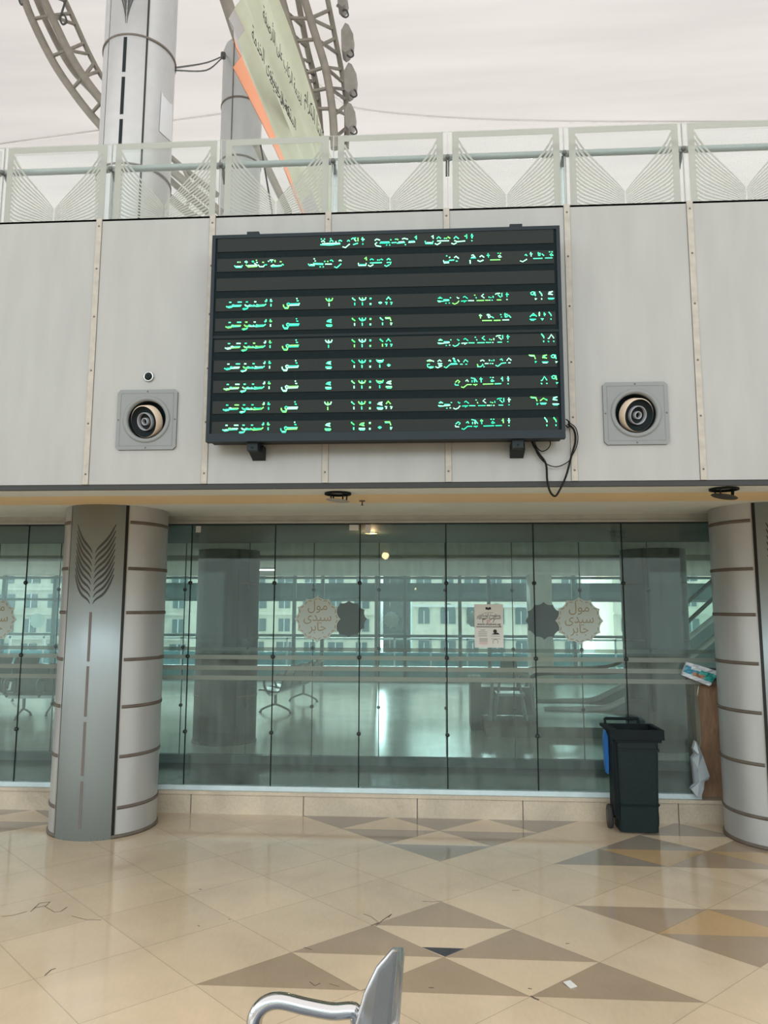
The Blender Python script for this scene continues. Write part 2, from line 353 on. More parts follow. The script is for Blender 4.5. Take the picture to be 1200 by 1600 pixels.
# fascia above, with openings where the two air nozzles sit
VN = [(-1.638, 3.018), (1.146, 3.018)]
b = MB()
xs = [-11, VN[0][0]-.15, VN[0][0]+.15, VN[1][0]-.15, VN[1][0]+.15, 11]
for i in range(5):
    if i in (1, 3):
        b.box(xs[i], xs[i+1], D1, D1+.05, ZB, 3.018-.15); b.box(xs[i], xs[i+1], D1, D1+.05, 3.018+.15, ZT)
    else: b.box(xs[i], xs[i+1], D1, D1+.05, ZB, ZT)
b.box(-11, 11, D1, D1+.22, ZT-.012, ZT, 1)
fas = struct(b.build('wall_front', [m_fascia, m_trim]))
for k in range(-15, 16):
    X = .1041+.697*k; b = MB()
    b.box(X-.017, X+.017, D1-.006, D1, ZB, ZT+.004, 0); b.box(X-.019, X-.017, D1-.003, D1, ZB, ZT, 1); b.box(X+.017, X+.0185, D1-.003, D1, ZB, ZT, 1)
    for z in (2.70, 3.0, 3.32, 3.65, 3.95, 4.22): b.lathe([(0, .004), (.005, .003), (.006, 0)], (0, 0, 0), 8, 1, T=Matrix.Translation((X, D1-.006, z)) @ Matrix.Rotation(PI/2, 4, 'X'))
    b.build('cover_strip', [m_strip, m_rivet], fas)
b = MB(); b.box(-11, 11, D1+.004, D1+.03, ZB-.03, ZB, 0); struct(b.build('trim_2', m_dark))

# far side of the arcade, behind the viewer
b = MB(); b.box(-26, 26, -13.2, -13, 0, 5.2); struct(b.build('wall_back', mat('back_wall_grey', (.30, .31, .30), .7, noise=.1)))

# soffit with its painted orange band
b = MB()
for y0, y1, mi in ((D1+.05, 5.80, 0), (5.80, 6.30, 1), (6.30, D2+.1, 0)): b.box(-11, 11, y0, y1, ZS, ZS+.04, mi)
struct(b.build('ceiling', [m_soffit, m_orange]))
b = MB(); b.box(-11, 11, D2-.06, D2+.05, 2.755, ZS, 0); b.box(-11, 11, D2-.075, D2-.06, 2.75, 2.772, 0); b.box(-11, 11, D2-.06, D2+.02, 2.742, 2.755, 1)
struct(b.build('trim_3', [m_trim, m_gdark]))
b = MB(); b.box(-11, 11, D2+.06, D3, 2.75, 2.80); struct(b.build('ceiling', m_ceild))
b = MB(); b.box(-14, 14, D3, 20.3, 2.76, 2.81, 0); b.box(-14, 14, 11.9, 12.15, 2.68, 2.76, 1); struct(b.build('ceiling', [m_ceil, m_trim]))
b = MB(); b.box(-14, 14, D1+.05, 20.4, ZS+.06, 4.0); struct(b.build('floor', m_ups))
for s, nm in ((-1, 'wall_left'), (1, 'wall_right')):
    b = MB(); b.box(min(s*14, s*14.2), max(s*14, s*14.2), D2, 10.5, 0, 2.9); b.box(min(s*14, s*14.2), max(s*14, s*14.2), 19.7, 20.3, 0, 2.9); b.box(min(s*14, s*14.2), max(s*14, s*14.2), 10.5, 19.7, 0, .4); struct(b.build(nm, m_inwall))

# ------------------------------------------------------------ glass front (outer)
win1 = empty('window_1', (0, D2, ZP), kind='structure')
g = .8401; x0s = .1526
seams = [x0s+g*k for k in range(-9, 9)]
for i in range(len(seams)-1):
    a, c = seams[i]+.004, seams[i+1]-.004
    b = MB()
    if abs(a-(x0s+g*2)) < .01:      # broken pane beside the right column
        e1 = at(1090, 1075, D2).x; e2 = at(1092, 1240, D2).x; z1 = at(1090, 1072, D2).z
        ply = [(a, ZP+.02), (e2, ZP+.02), (e2-.012, ZP+.2), (e1+.014, .8), (e1-.004, z1-.08), (e1+.01, z1), (c, z1+.05), (c, 2.745), (a, 2.745)]
        b.prism([(x, D2-.005, z) for x, z in ply], (0, .010, 0))
    else: b.box(a, c, D2-.005, D2+.005, ZP+.02, 2.745)
    b.build('glass_pane', m_glass, win1)
for k, X in enumerate(seams[1:-1]):
    if abs(X-2.95) < .35: continue
    b = MB(); b.tube([(X, D2-.004, ZP+.02), (X, D2-.004, 2.745)], .0062, 6)
    b.build('seam_rod', m_gdark, win1)
    for z in (2.17, 1.458, .745):
        b = MB(); b.lathe([(0, .02), (.014, .018), (.021, .006), (.021, -.004), (0, -.006)], None, 14, T=Matrix.Translation((X, D2-.012, z)) @ Matrix.Rotation(PI/2, 4, 'X'))
        b.build('glass_fitting', m_fitting, win1)
b = MB(); b.box(-7.4, 2.46, D2-.03, D2+.03, ZP, ZP+.042); b.box(3.3, 7, D2-.03, D2+.03, ZP, ZP+.042); b.build('bottom_channel', m_channel, win1)
b = MB()
for y0 in (1025, 1042, 1058):
    z1 = at(700, y0+.5, D2).z; z0 = at(700, y0+7.5, D2).z
    b.box(-7.4, 2.66, D2-.0065, D2-.0055, z0, z1)
b.build('frosted_stripe', m_frost, win1)

# inner glass front
win2 = empty('window_2', (0, D3, 0), kind='structure')
s2 = sorted([at(x, 930, D3).x for x in (289, 391, 491, 592, 695, 799, 906)])
dg = (s2[-1]-s2[0])/6; s2 = [s2[0]+dg*k for k in range(-9, 14)]
for i in range(len(s2)-1):
    b = MB(); b.box(s2[i]+.004, s2[i+1]-.004, D3-.005, D3+.005, .1, 2.75); b.build('glass_pane', m_glass2, win2)
    X = s2[i]; b = MB(); b.tube([(X, D3-.004, .1), (X, D3-.004, 2.75)], .0065, 6); b.build('seam_rod', m_fitting, win2)
    for z in (2.15, 1.42, .70):
        b = MB(); b.lathe([(0, .02), (.014, .018), (.024, .006), (.024, -.004), (0, -.006)], None, 12, T=Matrix.Translation((X, D3-.012, z)) @ Matrix.Rotation(PI/2, 4, 'X'))
        b.build('glass_fitting', m_fitting, win2)
b = MB(); b.box(-11, 11, D3-.05, D3+.04, .004, .105); b.build('bottom_channel', mat('inner_channel_dark', (.07, .095, .09), .5), win2)
b = MB(); z1 = at(700, 1013, D3).z; b.box(-8, 8, D3-.0065, D3-.0055, at(700, 1019, D3).z, z1)
b.build('frosted_stripe', m_frost, win2)

# far hall window
win3 = empty('window_3', (0, 20, 0), kind='structure')
b = MB(); b.box(-14, 14, 19.995, 20.005, .32, 2.72); b.build('glass_pane', m_glass3, win3)
mx_ = [-3.682, -2.914, -1.4125, -.6825, .805, 1.5436]
per = 2.23
ml = sorted(set([round(-3.682+per*k, 3) for k in range(-5, 9)]+[round(-2.914+per*k, 3) for k in range(-5, 8)]))
b = MB()
for X in ml:
    if abs(X) < 14: b.box(X-.045, X+.045, 19.93, 20.06, 0, 2.76)
b.build('mullion', m_mull, win3)
b = MB()
for z in (.32, 2.70, at(700, 938, 20).z, at(700, 994, 20).z): b.box(-14, 14, 19.94, 20.05, z-.035, z+.035)
b.build('transom', m_mull, win3)
b = MB(); b.box(-14, 14, 19.97, 20.03, 0, .29); b.build('kick_panel', m_cyan, win3)
b = MB(); X0, X1 = at(828, 950, 19.3).x, at(862, 950, 19.3).x; b.box(X0, X1, 19.2, 19.9, 0, 2.76); struct(b.build('wall_pier', m_inwall))
b = MB(); b.box(2.47, 3.3, D2+.06, D2+.30, 0, 1.36); struct(b.build('wall_brown_stub', m_brown))

# ------------------------------------------------------------ columns
def column(cx, cyy, z0, z1, rings, chev, slits, label, R=.455, dark=None, group=None, cat='column', slotm=None, face=0.0):
    root = empty('clad_column', (cx, cyy, z0), label, cat, group)
    A = math.radians(33)
    c0 = -PI/2+face
    def ang(a): return c0+a
    b = MB(); b.lathe([(R, z0), (R, z1)], (cx, cyy, 0), 72, a0=ang(A), a1=ang(2*PI-A))
    b.lathe([(0, z1), (R, z1)], (cx, cyy, 0), 36)
    b.build('cladding', dark or m_metal, root)
    Rp = R+.012
    b = MB(); b.lathe([(R-.01, z0), (Rp, z0), (Rp, z1), (R-.01, z1)], (cx, cyy, 0), 32, a0=ang(-A+.03), a1=ang(A-.03))
    for s in (-1, 1):
        a = s*(A-.03); ca, sa = math.cos(ang(a)), math.sin(ang(a))
        b.add([(cx+ca*(R-.02), cyy+sa*(R-.02), z0), (cx+ca*Rp, cyy+sa*Rp, z0), (cx+ca*Rp, cyy+sa*Rp, z1), (cx+ca*(R-.02), cyy+sa*(R-.02), z1)], [(0, 1, 2, 3)])
    b.build('cover_panel', dark or m_panel, root)
    for s in (-1, 1):
        b = MB(); b.lathe([(R-.006, z0), (R+.002, z0), (R+.002, z1), (R-.006, z1)], (cx, cyy, 0), 2, a0=ang(s*A-.028), a1=ang(s*A+.028))
        b.build('vertical_groove', m_dark, root)
        b = MB(); a_ = s*(A+.034); b.lathe([(R, z0), (R+.008, z0), (R+.008, z1), (R, z1)], (cx, cyy, 0), 2, a0=ang(a_-.008), a1=ang(a_+.008)); b.build('edge_bead', dark or m_metal, root)
    for z in rings:
        b = MB(); b.lathe([(R-.002, z-.014), (R+.006, z-.014), (R+.008, z), (R+.006, z+.014), (R-.002, z+.014)], (cx, cyy, 0), 56, a0=ang(A+.06), a1=ang(2*PI-A-.06))
        b.build('ring_joint', m_joint, root)
    b = MB(); b.lathe([(R+.004, z0), (R+.012, z0), (R+.012, z0+.022), (R, z0+.03)], (cx, cyy, 0), 60); b.build('base_ring', m_joint, root)
    def on(sarc, z, o=.0015):
        a = ang(sarc/Rp); return Vector((cx+math.cos(a)*(Rp+o), cyy+math.sin(a)*(Rp+o), z))
    def slot(pts, ws, name, mm=None):
        b = MB(); N = len(pts); vs = []
        for i, (s_, z) in enumerate(pts):
            a = pts[max(i-1, 0)]; c = pts[min(i+1, N-1)]; d = Vector((c[0]-a[0], c[1]-a[1])).normalized(); q = Vector((-d.y, d.x))*ws[i]/2
            vs += [on(s_+q.x, z+q.y), on(s_-q.x, z-q.y)]
        b.add(vs, [(2*i, 2*i+1, 2*i+3, 2*i+2) for i in range(N-1)]); b.build(name, mm or slotm or m_slotd, root)
    if chev:
        zt, zb_ = chev       # outer tip height of the top and of the bottom pair
        for k in range(9):
            zo = zt+(zb_-zt)*k/8
            for s in (-1, 1):
                wd = .166; pts = []; ws = []
                bend = .05+.004*k
                for q in range(9):
                    u_ = q/8; pts.append((s*(wd*(1-u_)**1.15+.012), zo-.255*u_-bend*math.sin(PI*u_)*(1-u_)*1.3)); ws.append(.021*math.sin(PI*min(1, u_*.93+.05))**.6)
                slot(pts, ws, 'leaf_slot', m_slotd)
    for (a, c) in slits:
        slot([(0, a), (0, c)], [.024, .024], 'slit')
    return root
RG = [2.68, 2.27, 1.885, 1.48, 1.08, .665, .245]
SL = [(1.89, 1.47), (1.43, 1.01), (.965, .525), (.48, .10)]
column(-2.93, 6.74, 0, ZS, RG, (2.655, 2.215), SL, 'silver clad column with a fan of leaf-shaped slots, left of the bin, front of the glass', slotm=m_slot)
column(2.99, 6.80, 0, ZS, RG, (2.655, 2.215), SL, 'silver clad column cut by the right edge of the photo, beside the brown wall', slotm=m_slot)
IG = 'dark columns inside the hall'
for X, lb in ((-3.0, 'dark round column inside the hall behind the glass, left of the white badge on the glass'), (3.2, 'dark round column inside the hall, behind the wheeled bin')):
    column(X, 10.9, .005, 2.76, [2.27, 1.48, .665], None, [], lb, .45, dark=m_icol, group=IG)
uc = at(216, 150, 9.2)
column(uc.x, 9.2, 4.0, 12.0, [], None, [], 'tall silver column rising behind the balcony glass, paper notice taped to it', R=.475, dark=mat('pale_column_cladding', (.42, .41, .405), .42, .4, noise=.05))
up = [o for o in bpy.data.objects if o.name.startswith('clad_column') and o.location.z > 3.9][0]
Yf = 9.2-.487
for (ya, yb) in ((58, 112), (120, 178), (186, 232), (240, 316), (322, 346)):
    za, zb_ = at(196, ya, Yf).z, at(196, yb, Yf).z
    b = MB(); b.box(uc.x-.022, uc.x+.022, Yf-.004, Yf+.01, zb_, za); b.build('slit', m_gdark, up)
for zz in (at(200, 53, Yf).z, at(200, 215, Yf).z-.35):
    b = MB(); b.lathe([(.474, zz-.014), (.492, zz-.014), (.492, zz+.014), (.474, zz+.014)], (uc.x, 9.2, 0), 60); b.build('ring_joint', m_joint, up)
for s in (-1, 1):
    for q in range(4):
        pts = []
        z0 = at(200, 36, Yf).z+.0+q*.10
        for k in range(8):
            u_ = k/7; X = s*(.008+.25*u_**1.8*(1+.0*q)+.0); pts.append((uc.x+X, 9.2-math.sqrt(max(.01, .4885**2-X*X)), z0+.75*u_))
        b = MB(); b.ribbon(pts, [.004+.018*math.sin(PI*k/7) for k in range(8)], (0, -1, 0), .002); b.build('leaf_slot', m_slotd, up)

# second, further column with a cap
c2x = at(377, 200, 16.5).x; Zc = at(360, 66, 16.3).z
r2 = empty('distant_column', (c2x, 16.5, 4.0), 'slim grey round column farther back, half hidden by the hanging banner', 'column')
b = MB(); b.lathe([(.49, 4.0), (.49, Zc-.25), (.44, Zc-.08), (.3, Zc), (0, Zc+.02)], (c2x, 16.5, 0), 40); b.build('shaft', m_metal, r2)
for zz in (at(350, 160, 16.2).z, at(350, 250, 16.2).z):
    b = MB(); b.lathe([(.488, zz-.02), (.505, zz-.02), (.505, zz+.02), (.488, zz+.02)], (c2x, 16.5, 0), 40); b.build('ring_joint', m_joint, r2)
b = MB(); b.tube([(c2x+.02-.12, 16.01, 4.0), (c2x-.10, 16.01, Zc-.2)], .012, 6); b.build('vertical_groove', m_joint, r2)
b = MB(); b.box(-14, 14, 15.6, 17.6, 3.9, 4.0); struct(b.build('floor', m_ups))

# ------------------------------------------------------------ balcony balustrade
YB = D1+.13
m_clamp = mat('clamp_grey', (.10, .10, .095), .5, .3)
bal = empty('glass_balustrade', (0, YB, ZT), 'glass balcony railing with frosted fan patterns along the top of the wall', 'railing')
gx0, gw = .118, .7035
for k in range(-8, 9):
    a = gx0+gw*k+.006; c = gx0+gw*(k+1)-.006; zb_, zt_ = 4.06, 4.842
    b = MB(); b.box(a, c, YB-.006, YB+.006, zb_, zt_); pn = b.build('glass_panel', m_glassb, bal)
    y_ = YB-.0068; b = MB(); fi = .05; fo = .022
    zi = zt_-.045
    b.box(a+fo, a+fo+.040, y_-.0008, y_, zb_, zt_-.006); b.box(c-fo-.040, c-fo, y_-.0008, y_, zb_, zt_-.006)
    b.box(a+fo+.04, c-fo-.04, y_-.0008, y_, zi, zt_-.006)
    mid = (a+c)/2; hw = (c-a)/2-fo-.04; zl = 4.265; H = zi-.02-zl
    NP = 16
    for q in range(NP):
        h = zl+H*(1-(q/NP)**.85)+.0; e_ = zl+.145*(1-q/NP)**1.3
        for s in (-1, 1):
            P0 = Vector((mid+s*hw, y_, h)); P3 = Vector((mid+s*.004, y_, e_)); P1 = Vector((mid+s*hw*.84, y_, h-(h-e_)*.25-.03)); P2 = Vector((mid+s*hw*.26, y_, e_+(h-e_)*.27+.01))
            pts = []; ws = []
            for j in range(9):
                u_ = j/8; pts.append(P0*(1-u_)**3+P1*3*u_*(1-u_)**2+P2*3*u_*u_*(1-u_)+P3*u_**3); ws.append((.012+.003*math.sin(PI*u_))*(1-.62*u_))
            b.ribbon(pts, ws, (0, -1, 0), .0006)
    b.build('frosted_pattern', m_frostp, pn)
b = MB(); b.tube([(-7, YB+.10, 4.735), (7, YB+.10, 4.735)], .021, 12); b.build('handrail', mat('grey_handrail', (.27, .29, .28), .5, .2), bal)
for k in range(-7, 9):
    X = gx0+gw*k
    b = MB(); b.lathe([(0, .020), (.011, .018), (.0155, .008), (.0155, -.006), (.009, -.010), (.009, -.07)], None, 16, T=Matrix.Translation((X, YB-.008, 4.668)) @ Matrix.Rotation(PI/2, 4, 'X'))
    b.tube([(X, YB+.02, 4.668), (X, YB+.08, 4.62), (X, YB+.09, 4.6)], .012, 8)
    b.build('glass_clamp', m_clamp, bal)
    if k % 2:
        b = MB(); b.box(X-.022, X+.022, YB+.06, YB+.12, 4.0, 4.715); b.build('post', m_steel, bal)
    b = MB(); b.box(X-.002, X+.002, YB-.006, YB+.006, 4.06, 4.842); b.build('panel_edge', m_trim, bal)

# ------------------------------------------------------------ air nozzles
for (X, Z), s, lb in ((VN[0], -1, 'round swivel air nozzle on a square grey plate, left of the display board'), (VN[1], 1, 'round swivel air nozzle on a square grey plate, right of the display board')):
    root = empty('air_nozzle', (X, D1, Z), lb, 'air vent')
    m_plate = mat('grey_vent_plate', (.16, .165, .16), .5, noise=.05)
    T0 = Matrix.Translation((X, D1, Z)) @ Matrix.Rotation(PI/2, 4, 'X')     # local z -> -Y
    b = MB(); h = .178; n_ = 64; ri = .122
    # square plate with a round hole
    outer = []; inner = []
    for k in range(n_):
        a = 2*PI*(k+.5)/n_; c_, s_ = math.cos(a), math.sin(a); q = h/max(abs(c_), abs(s_)); outer.append((c_*q, s_*q)); inner.append((c_*ri, s_*ri))
    vs = [T0 @ Vector((x, y, .012)) for x, y in outer]+[T0 @ Vector((x, y, .012)) for x, y in inner]+[T0 @ Vector((x, y, 0)) for x, y in outer]
    fs = [(k, (k+1) % n_, n_+(k+1) % n_, n_+k) for k in range(n_)]+[(k, 2*n_+k, 2*n_+(k+1) % n_, (k+1) % n_) for k in range(n_)]
    b.add(vs, fs)
    b.build('plate', m_plate, root)
    b = MB()
    for a_, c_ in ((-.157, -.155), (.155, .157)):
        for q0, q1, r0, r1 in ((a_, c_, -.157, .157), (-.157, .157, a_, c_)):
            vs = [T0 @ Vector(p) for p in ((q0, r0, .0128), (q1, r0, .0128), (q1, r1, .0128), (q0, r1, .0128))]; b.add(vs, [(0, 1, 2, 3)])
    for px_, py_ in ((0, .167), (0, -.167), (.167, 0), (-.167, 0)): b.lathe([(0, .0165), (.004, .015), (.005, .012)], None, 8, T=T0 @ Matrix.Translation((px_, py_, 0)))
    b.build('plate_line', m_rivet, root)
    b = MB(); b.lathe([(.139, .012), (.137, .017), (.120, .019), (.112, .010), (.112, -.045)], None, 56, T=T0); b.build('ring', m_plate, root)
    b = MB(); b.lathe([(.1119, .0), (.1115, -.045), (0, -.045)], None, 40, T=T0); b.build('recess', m_gdark, root)
    T1 = T0 @ Matrix.Translation((s*-.0, -.0, -.03)) @ Matrix.Rotation(math.radians(20)*s, 4, 'Y') @ Matrix.Rotation(math.radians(17), 4, 'X')
    b = MB(); b.lathe([(.094, -.005), (.094, .045), (.089, .048)], None, 48, T=T1); b.build('drum', mat('beige_drum', (.47, .37, .28), .5), root)
    b = MB(); b.lathe([(.089, .048), (.084, .03), (.06, .02), (0, .016)], None, 48, T=T1)
    b.build('drum_face', m_gdark, root)
    b = MB()
    for rr in (.05, .019): b.lathe([(rr-.0025, .018), (rr-.0025, .042), (rr, .045), (rr+.0025, .042), (rr+.0025, .018)], None, 40, T=T1)
    b.build('inner_ring', mat('grey_ring', (.28, .28, .30), .5), root)
c = at(233, 589, D1)
root = empty('wall_sensor', (c.x, D1, c.z), 'small round dark spotlight fitting on the wall above the left air nozzle', 'fixture')
T0 = Matrix.Translation((c.x, D1, c.z)) @ Matrix.Rotation(PI/2, 4, 'X')
b = MB(); b.lathe([(.030, 0), (.030, .01), (.024, .014), (.022, .006)], None, 28, T=T0); b.build('bezel', m_steel, root)
b = MB(); b.lathe([(.021, .004), (.018, .02), (.010, .024), (0, .014)], None, 24, T=T0); b.build('lens', m_gdark, root)

# ------------------------------------------------------------ display board
YF = 3.93
bx0, bx1, bz0, bz1 = -1.236, .727, 2.845, 4.052
brd = empty('arrivals_board', (-.25, 4.0, bz0), 'large dark train arrivals board with green Arabic lettering, mounted on the wall', 'display board')
b = MB(); b.box(bx0+.012, bx1-.012, YF+.01, 4.06, bz0+.01, bz1-.008); b.build('cabinet', m_black, brd)
b = MB(); fw = .02
b.box(bx0, bx0+fw, YF, YF+.04, bz0, bz1); b.box(bx1-fw, bx1, YF, YF+.04, bz0, bz1)
b.box(bx0+fw, bx1-fw, YF, YF+.04, bz1-fw, bz1); b.box(bx0+fw, bx1-fw, YF-.004, YF+.04, bz0, bz0+.045)
b.build('frame', m_frame, brd)
ys = YF+.007
b = MB(); b.box(bx0+fw, bx1-fw, ys, ys+.01, bz0+.045, bz1-fw); b.box(bx0+fw, bx1-fw, ys-.003, ys, at(600, 520, ys).z, at(600, 524, ys).z, 1)
b.build('screen_back', [m_screen2, m_gdark], brd)
RL = [(372, 394), (405, 425), (436, 456), (467, 487), (499, 519.5), (532, 551.5), (564, 583), (595, 614), (627, 647), (659, 677)]
RR = [(359, 379), (390, 411), (421, 441), (453, 474), (485, 505), (520, 539), (553, 572), (586, 606), (619, 639), (652, 672)]
YT = ys-.006
rowz = []
sx0 = at(335.5, 520, YT).x; sx1 = at(869, 520, YT).x
for i in range(10):
    zt_ = (at(340, RL[i][0], YT).z+at(864, RR[i][0], YT).z)/2; zb_ = (at(340, RL[i][1], YT).z+at(864, RR[i][1], YT).z)/2
    rowz.append((zt_+zb_)/2); b = MB(); b.box(sx0, sx1, ys-.004, ys, zb_, zt_); b.build('led_strip', m_screen, brd)
def pl(s): return [[tuple(float(q) for q in p_.split(',')) for p_ in st.split()] for st in s.strip().split(';') if st.strip()]
def strokes(s, ox, oy, sc, w, row, dx=0.0, drow=None):
    """stroke list in crop pixels -> (polyline on the board plane, width)"""
    out = []
    for st in pl(s):
        th = w
        pts = []
        for p_ in st:
            q = at(ox+p_[0]/sc, oy+p_[1]/sc, YT-.002); pts.append(Vector((q.x+dx, YT-.002, q.z-rowz[row]+rowz[drow if drow is not None else row])))
        if len(pts) == 1: pts = [pts[0]-Vector((.0035, 0, 0)), pts[0]+Vector((.0035, 0, 0))]
        out.append((pts, th))
    return out
def led(sts, name='led_text'):
    b = MB()
    for pts, th in sts:
        col = random.choices((0, 1, 2, 3), (5, 4, 2, 2))[0]; b.ribbon(pts, th*1.22, (0, -1, 0), .0012, col)
    b.build(name, G, brd)
A0 = "190,160;232,160;190,197 215,180 235,200;175,235 300,240 445,225;200,222 440,215;315,155;300,195 325,175 350,195;385,195;420,190 440,175 465,190;475,262 510,275 570,225;535,190 555,175 570,190;590,165 605,150 655,145;630,160 655,190;680,140 680,190;615,235 680,215;740,135 745,190;725,160 768,165;745,215 745,235;905,180 930,160 975,175;935,205 910,225 925,250 990,260;970,215 1110,210;980,203 1100,198;1065,240;1105,240;1120,170;1130,210 1195,205;1175,165 1195,160"
A1 = "0,160 20,170;0,215 110,205;20,203 100,195;70,160 100,150 150,163;115,235;155,205 245,198;160,193 240,188;240,140 260,115 262,165;380,185 385,220 480,220 485,185;400,208 470,208;465,130 485,110 487,155;535,155 560,130 590,152;540,185 700,182;510,220 540,235 590,205;640,150;665,150;680,130 715,150;765,155 790,125 830,155;770,180 810,195 915,185;730,215 765,228 800,210;935,95 937,155;915,120;1005,90 1008,150;990,115 1025,120;1005,182"
led(strokes(A0, 480, 355, 8.571, .0052, 0)+strokes(A1, 620, 355, 8.571, .0052, 0))
B0 = "95,425;100,450 115,455;15,490 30,515 100,515;40,503 105,503;80,485 215,490;110,497 215,500;235,460;275,460;175,532;215,532;240,495 330,495;305,450 325,440 350,462;365,530 395,545 455,490;425,455 440,440 460,455;685,480 690,515 785,512 790,480;700,503 780,503;770,425 790,400 795,445;840,440 865,425 890,440;840,480 1000,475;815,510 845,525 885,500;945,440;970,440;985,425 1015,440;1065,440 1090,420 1115,440;1065,475 1125,470 1110,500;1035,510 1060,525 1100,505"
B1 = "668,385;700,410 715,400;625,445 635,480 700,475;640,465 700,462;700,445 770,440;770,410 790,390 830,420;790,455 815,455;980,440 985,490;990,415 1060,412;1000,405 1050,400;1000,380 1020,370 1045,400;1110,400 1135,380 1170,405;1080,445 1115,460 1160,440"
B2 = "483,115 510,115;495,95 500,135;515,158 610,155;590,95;612,95;590,125 605,112 620,130 595,132;795,165 820,175 860,150;840,115 850,105 862,120;895,85 900,125;885,100 912,102;918,145 1005,142;965,85 970,120;960,95 985,95 980,120;1000,100 1020,118;1030,140 1098,138;1072,82;1095,82;1075,110 1090,98 1105,115 1080,118"
B3 = "230,255;258,255;182,300 205,325 275,325 290,295;205,312 270,312;340,235 345,270;320,250 360,255;335,290 370,320 490,310;360,300 480,298;430,235 440,260;415,245 445,250;478,230;475,258 495,260;450,270 490,300;500,290 520,315 570,315 585,295;555,255 580,258;585,290 620,290;640,242;655,228 705,226;680,250;725,225 728,255;670,310 700,290 735,305 800,300;680,315 790,310;790,248 815,250;800,310 830,280 840,295"
led(strokes(B3, 345, 380, 8.571, .0052, 1)+strokes(B0, 480, 355, 8.571, .0052, 1)+strokes(B1, 620, 355, 8.571, .0052, 1)+strokes(B2, 680, 380, 6, .0042, 1))
ST = "155,150 185,150;268,147 325,147;378,145 408,145;490,143 518,143;115,205 150,222 190,215 200,185;195,190 215,185 235,200;200,205 310,200;235,192 320,190;125,213 180,205;335,235 355,248 395,235 410,215;340,236 390,232;365,180 380,200 440,200;370,190 410,205;400,205 430,185 480,200;430,200 500,200;480,185 520,205 620,195 650,172;520,180 560,190 620,185;540,195 620,190;635,130 650,145;655,108 655,140;700,130 735,135;712,105 718,145;715,170 715,205;1062,100;1060,128 1085,132;1095,160 1090,185 960,190 940,200;960,172 1090,168;925,175 945,160 970,170;880,180 885,205 905,232 940,232 950,210 930,180;895,222 935,222"
for r_ in range(3, 10): led(strokes(ST, 340, 455, 8.571, .0055, 3, drow=r_))
# digits, drawn in the time column of row 3 (crop 480,455)
DG = {'1': (600, "600,88 612,105 640,125;600,95 636,122;632,155 633,190"),
      '3': (745, "700,85 712,108 740,125 780,112 790,82;742,85 745,110;715,113 775,113;742,150 744,190"),
      '2': (745, "700,85 712,108 740,125 780,112 790,82;705,100 788,100;742,150 744,190"),
      ':': (850, "838,95 862,95;838,105 862,105;838,168 860,168;838,178 860,178"),
      '0': (960, "938,155 985,155;950,147 972,147;950,165 972,165"),
      '8': (1085, "1052,115 1080,80 1112,115;1080,75 1080,95;1035,150 1062,150 1052,180;1105,150 1130,150 1115,180"),
      '6': (1085, "1035,82 1100,82 1115,125;1040,92 1100,90;1105,152 1128,152 1112,180;1105,160 1125,160"),
      '4': (1000, "1035,92 990,102 970,115 1035,130;985,110 1030,108;962,172 1045,172;975,182 1035,182;962,164 1042,164")}
def digits(s, xs_px, row, scx=1.0):
    out = []
    for ch, xp in zip(s, xs_px):
        cx_, st = DG[ch]; xr = 480+cx_/8.571
        dx = at(xp, 470, YT).x-at(xr, 470, YT).x
        out += strokes(st, 480, 455, 8.571, .0052, 3, dx, row)
    return out
TX = [550.5, 566.5, 579, 594, 607.5]
for r_, (pf, tm) in enumerate((('3', '13:08'), ('4', '13:16'), ('3', '13:18'), ('4', '13:20'), ('4', '13:24'), ('3', '13:48'), ('4', '14:06'))):
    xs_ = list(TX)
    led(digits(pf, [514.5], r_+3)+digits(tm, xs_, r_+3), 'led_digits')
N = {'9': "760,115 785,95 820,100 825,130 790,135 765,125;825,130 828,150;820,185 845,185 825,200;800,112 820,118", '1': "880,90 910,125 915,150;885,98 912,130;910,180 912,200", '4': "1060,90 1010,100 1000,125 1060,132;1010,112 1040,108;995,182 1080,182;1005,192 1065,192"}
N2 = {'5': "755,430 800,385 845,425;780,410 840,412;750,462 835,462;765,474 810,474", '7': "880,365 880,420;868,390 892,390;945,370 950,420;938,395 965,395;900,455 935,455 915,475", '1': "1005,365 1035,400 1040,420;1035,450 1037,470"}
N3 = {'8': (573, "525,180 545,175 575,120 615,175;525,215 545,230;605,215 620,225"), '6': (330, "270,1040 350,1045 370,1100;285,1050 345,1054;360,1135 385,1135 365,1155"), '5': (463, "410,1095 460,1055 515,1090;470,1065 515,1080;410,1130 505,1130;420,1142 490,1142")}
led(strokes(';'.join(N.values()), 740, 445, 8.571, .0046, 3), 'led_digits')
led(strokes(';'.join(N2.values()), 740, 445, 8.571, .0046, 4), 'led_digits')
px8 = lambda v: 740+v/8.571
def num(s, xs_, row):
    out = []
    for ch, xp in zip(s, xs_):
        if ch in N3:
            c_, st = N3[ch]; src = 5 if ch == '8' else 8; out += strokes(st, 800, 510, 9.41, .0046, src, at(xp, 560, YT).x-at(800+c_/9.41, 560, YT).x, row)
        else:
            c_ = {'9': 797, '1': 900, '4': 1035}[ch]; out += strokes(N[ch], 740, 445, 8.571, .0046, 3, at(xp, 470, YT).x-at(px8(c_), 470, YT).x, row)
    return out
led(num('18', (846.5, 861), 5), 'led_digits'); led(num('649', (834, 849, 862.5), 6), 'led_digits'); led(num('89', (848.5, 862.5), 7), 'led_digits')
led(num('654', (835, 849.5, 863.5), 8), 'led_digits'); led(num('11', (848, 862), 9), 'led_digits')
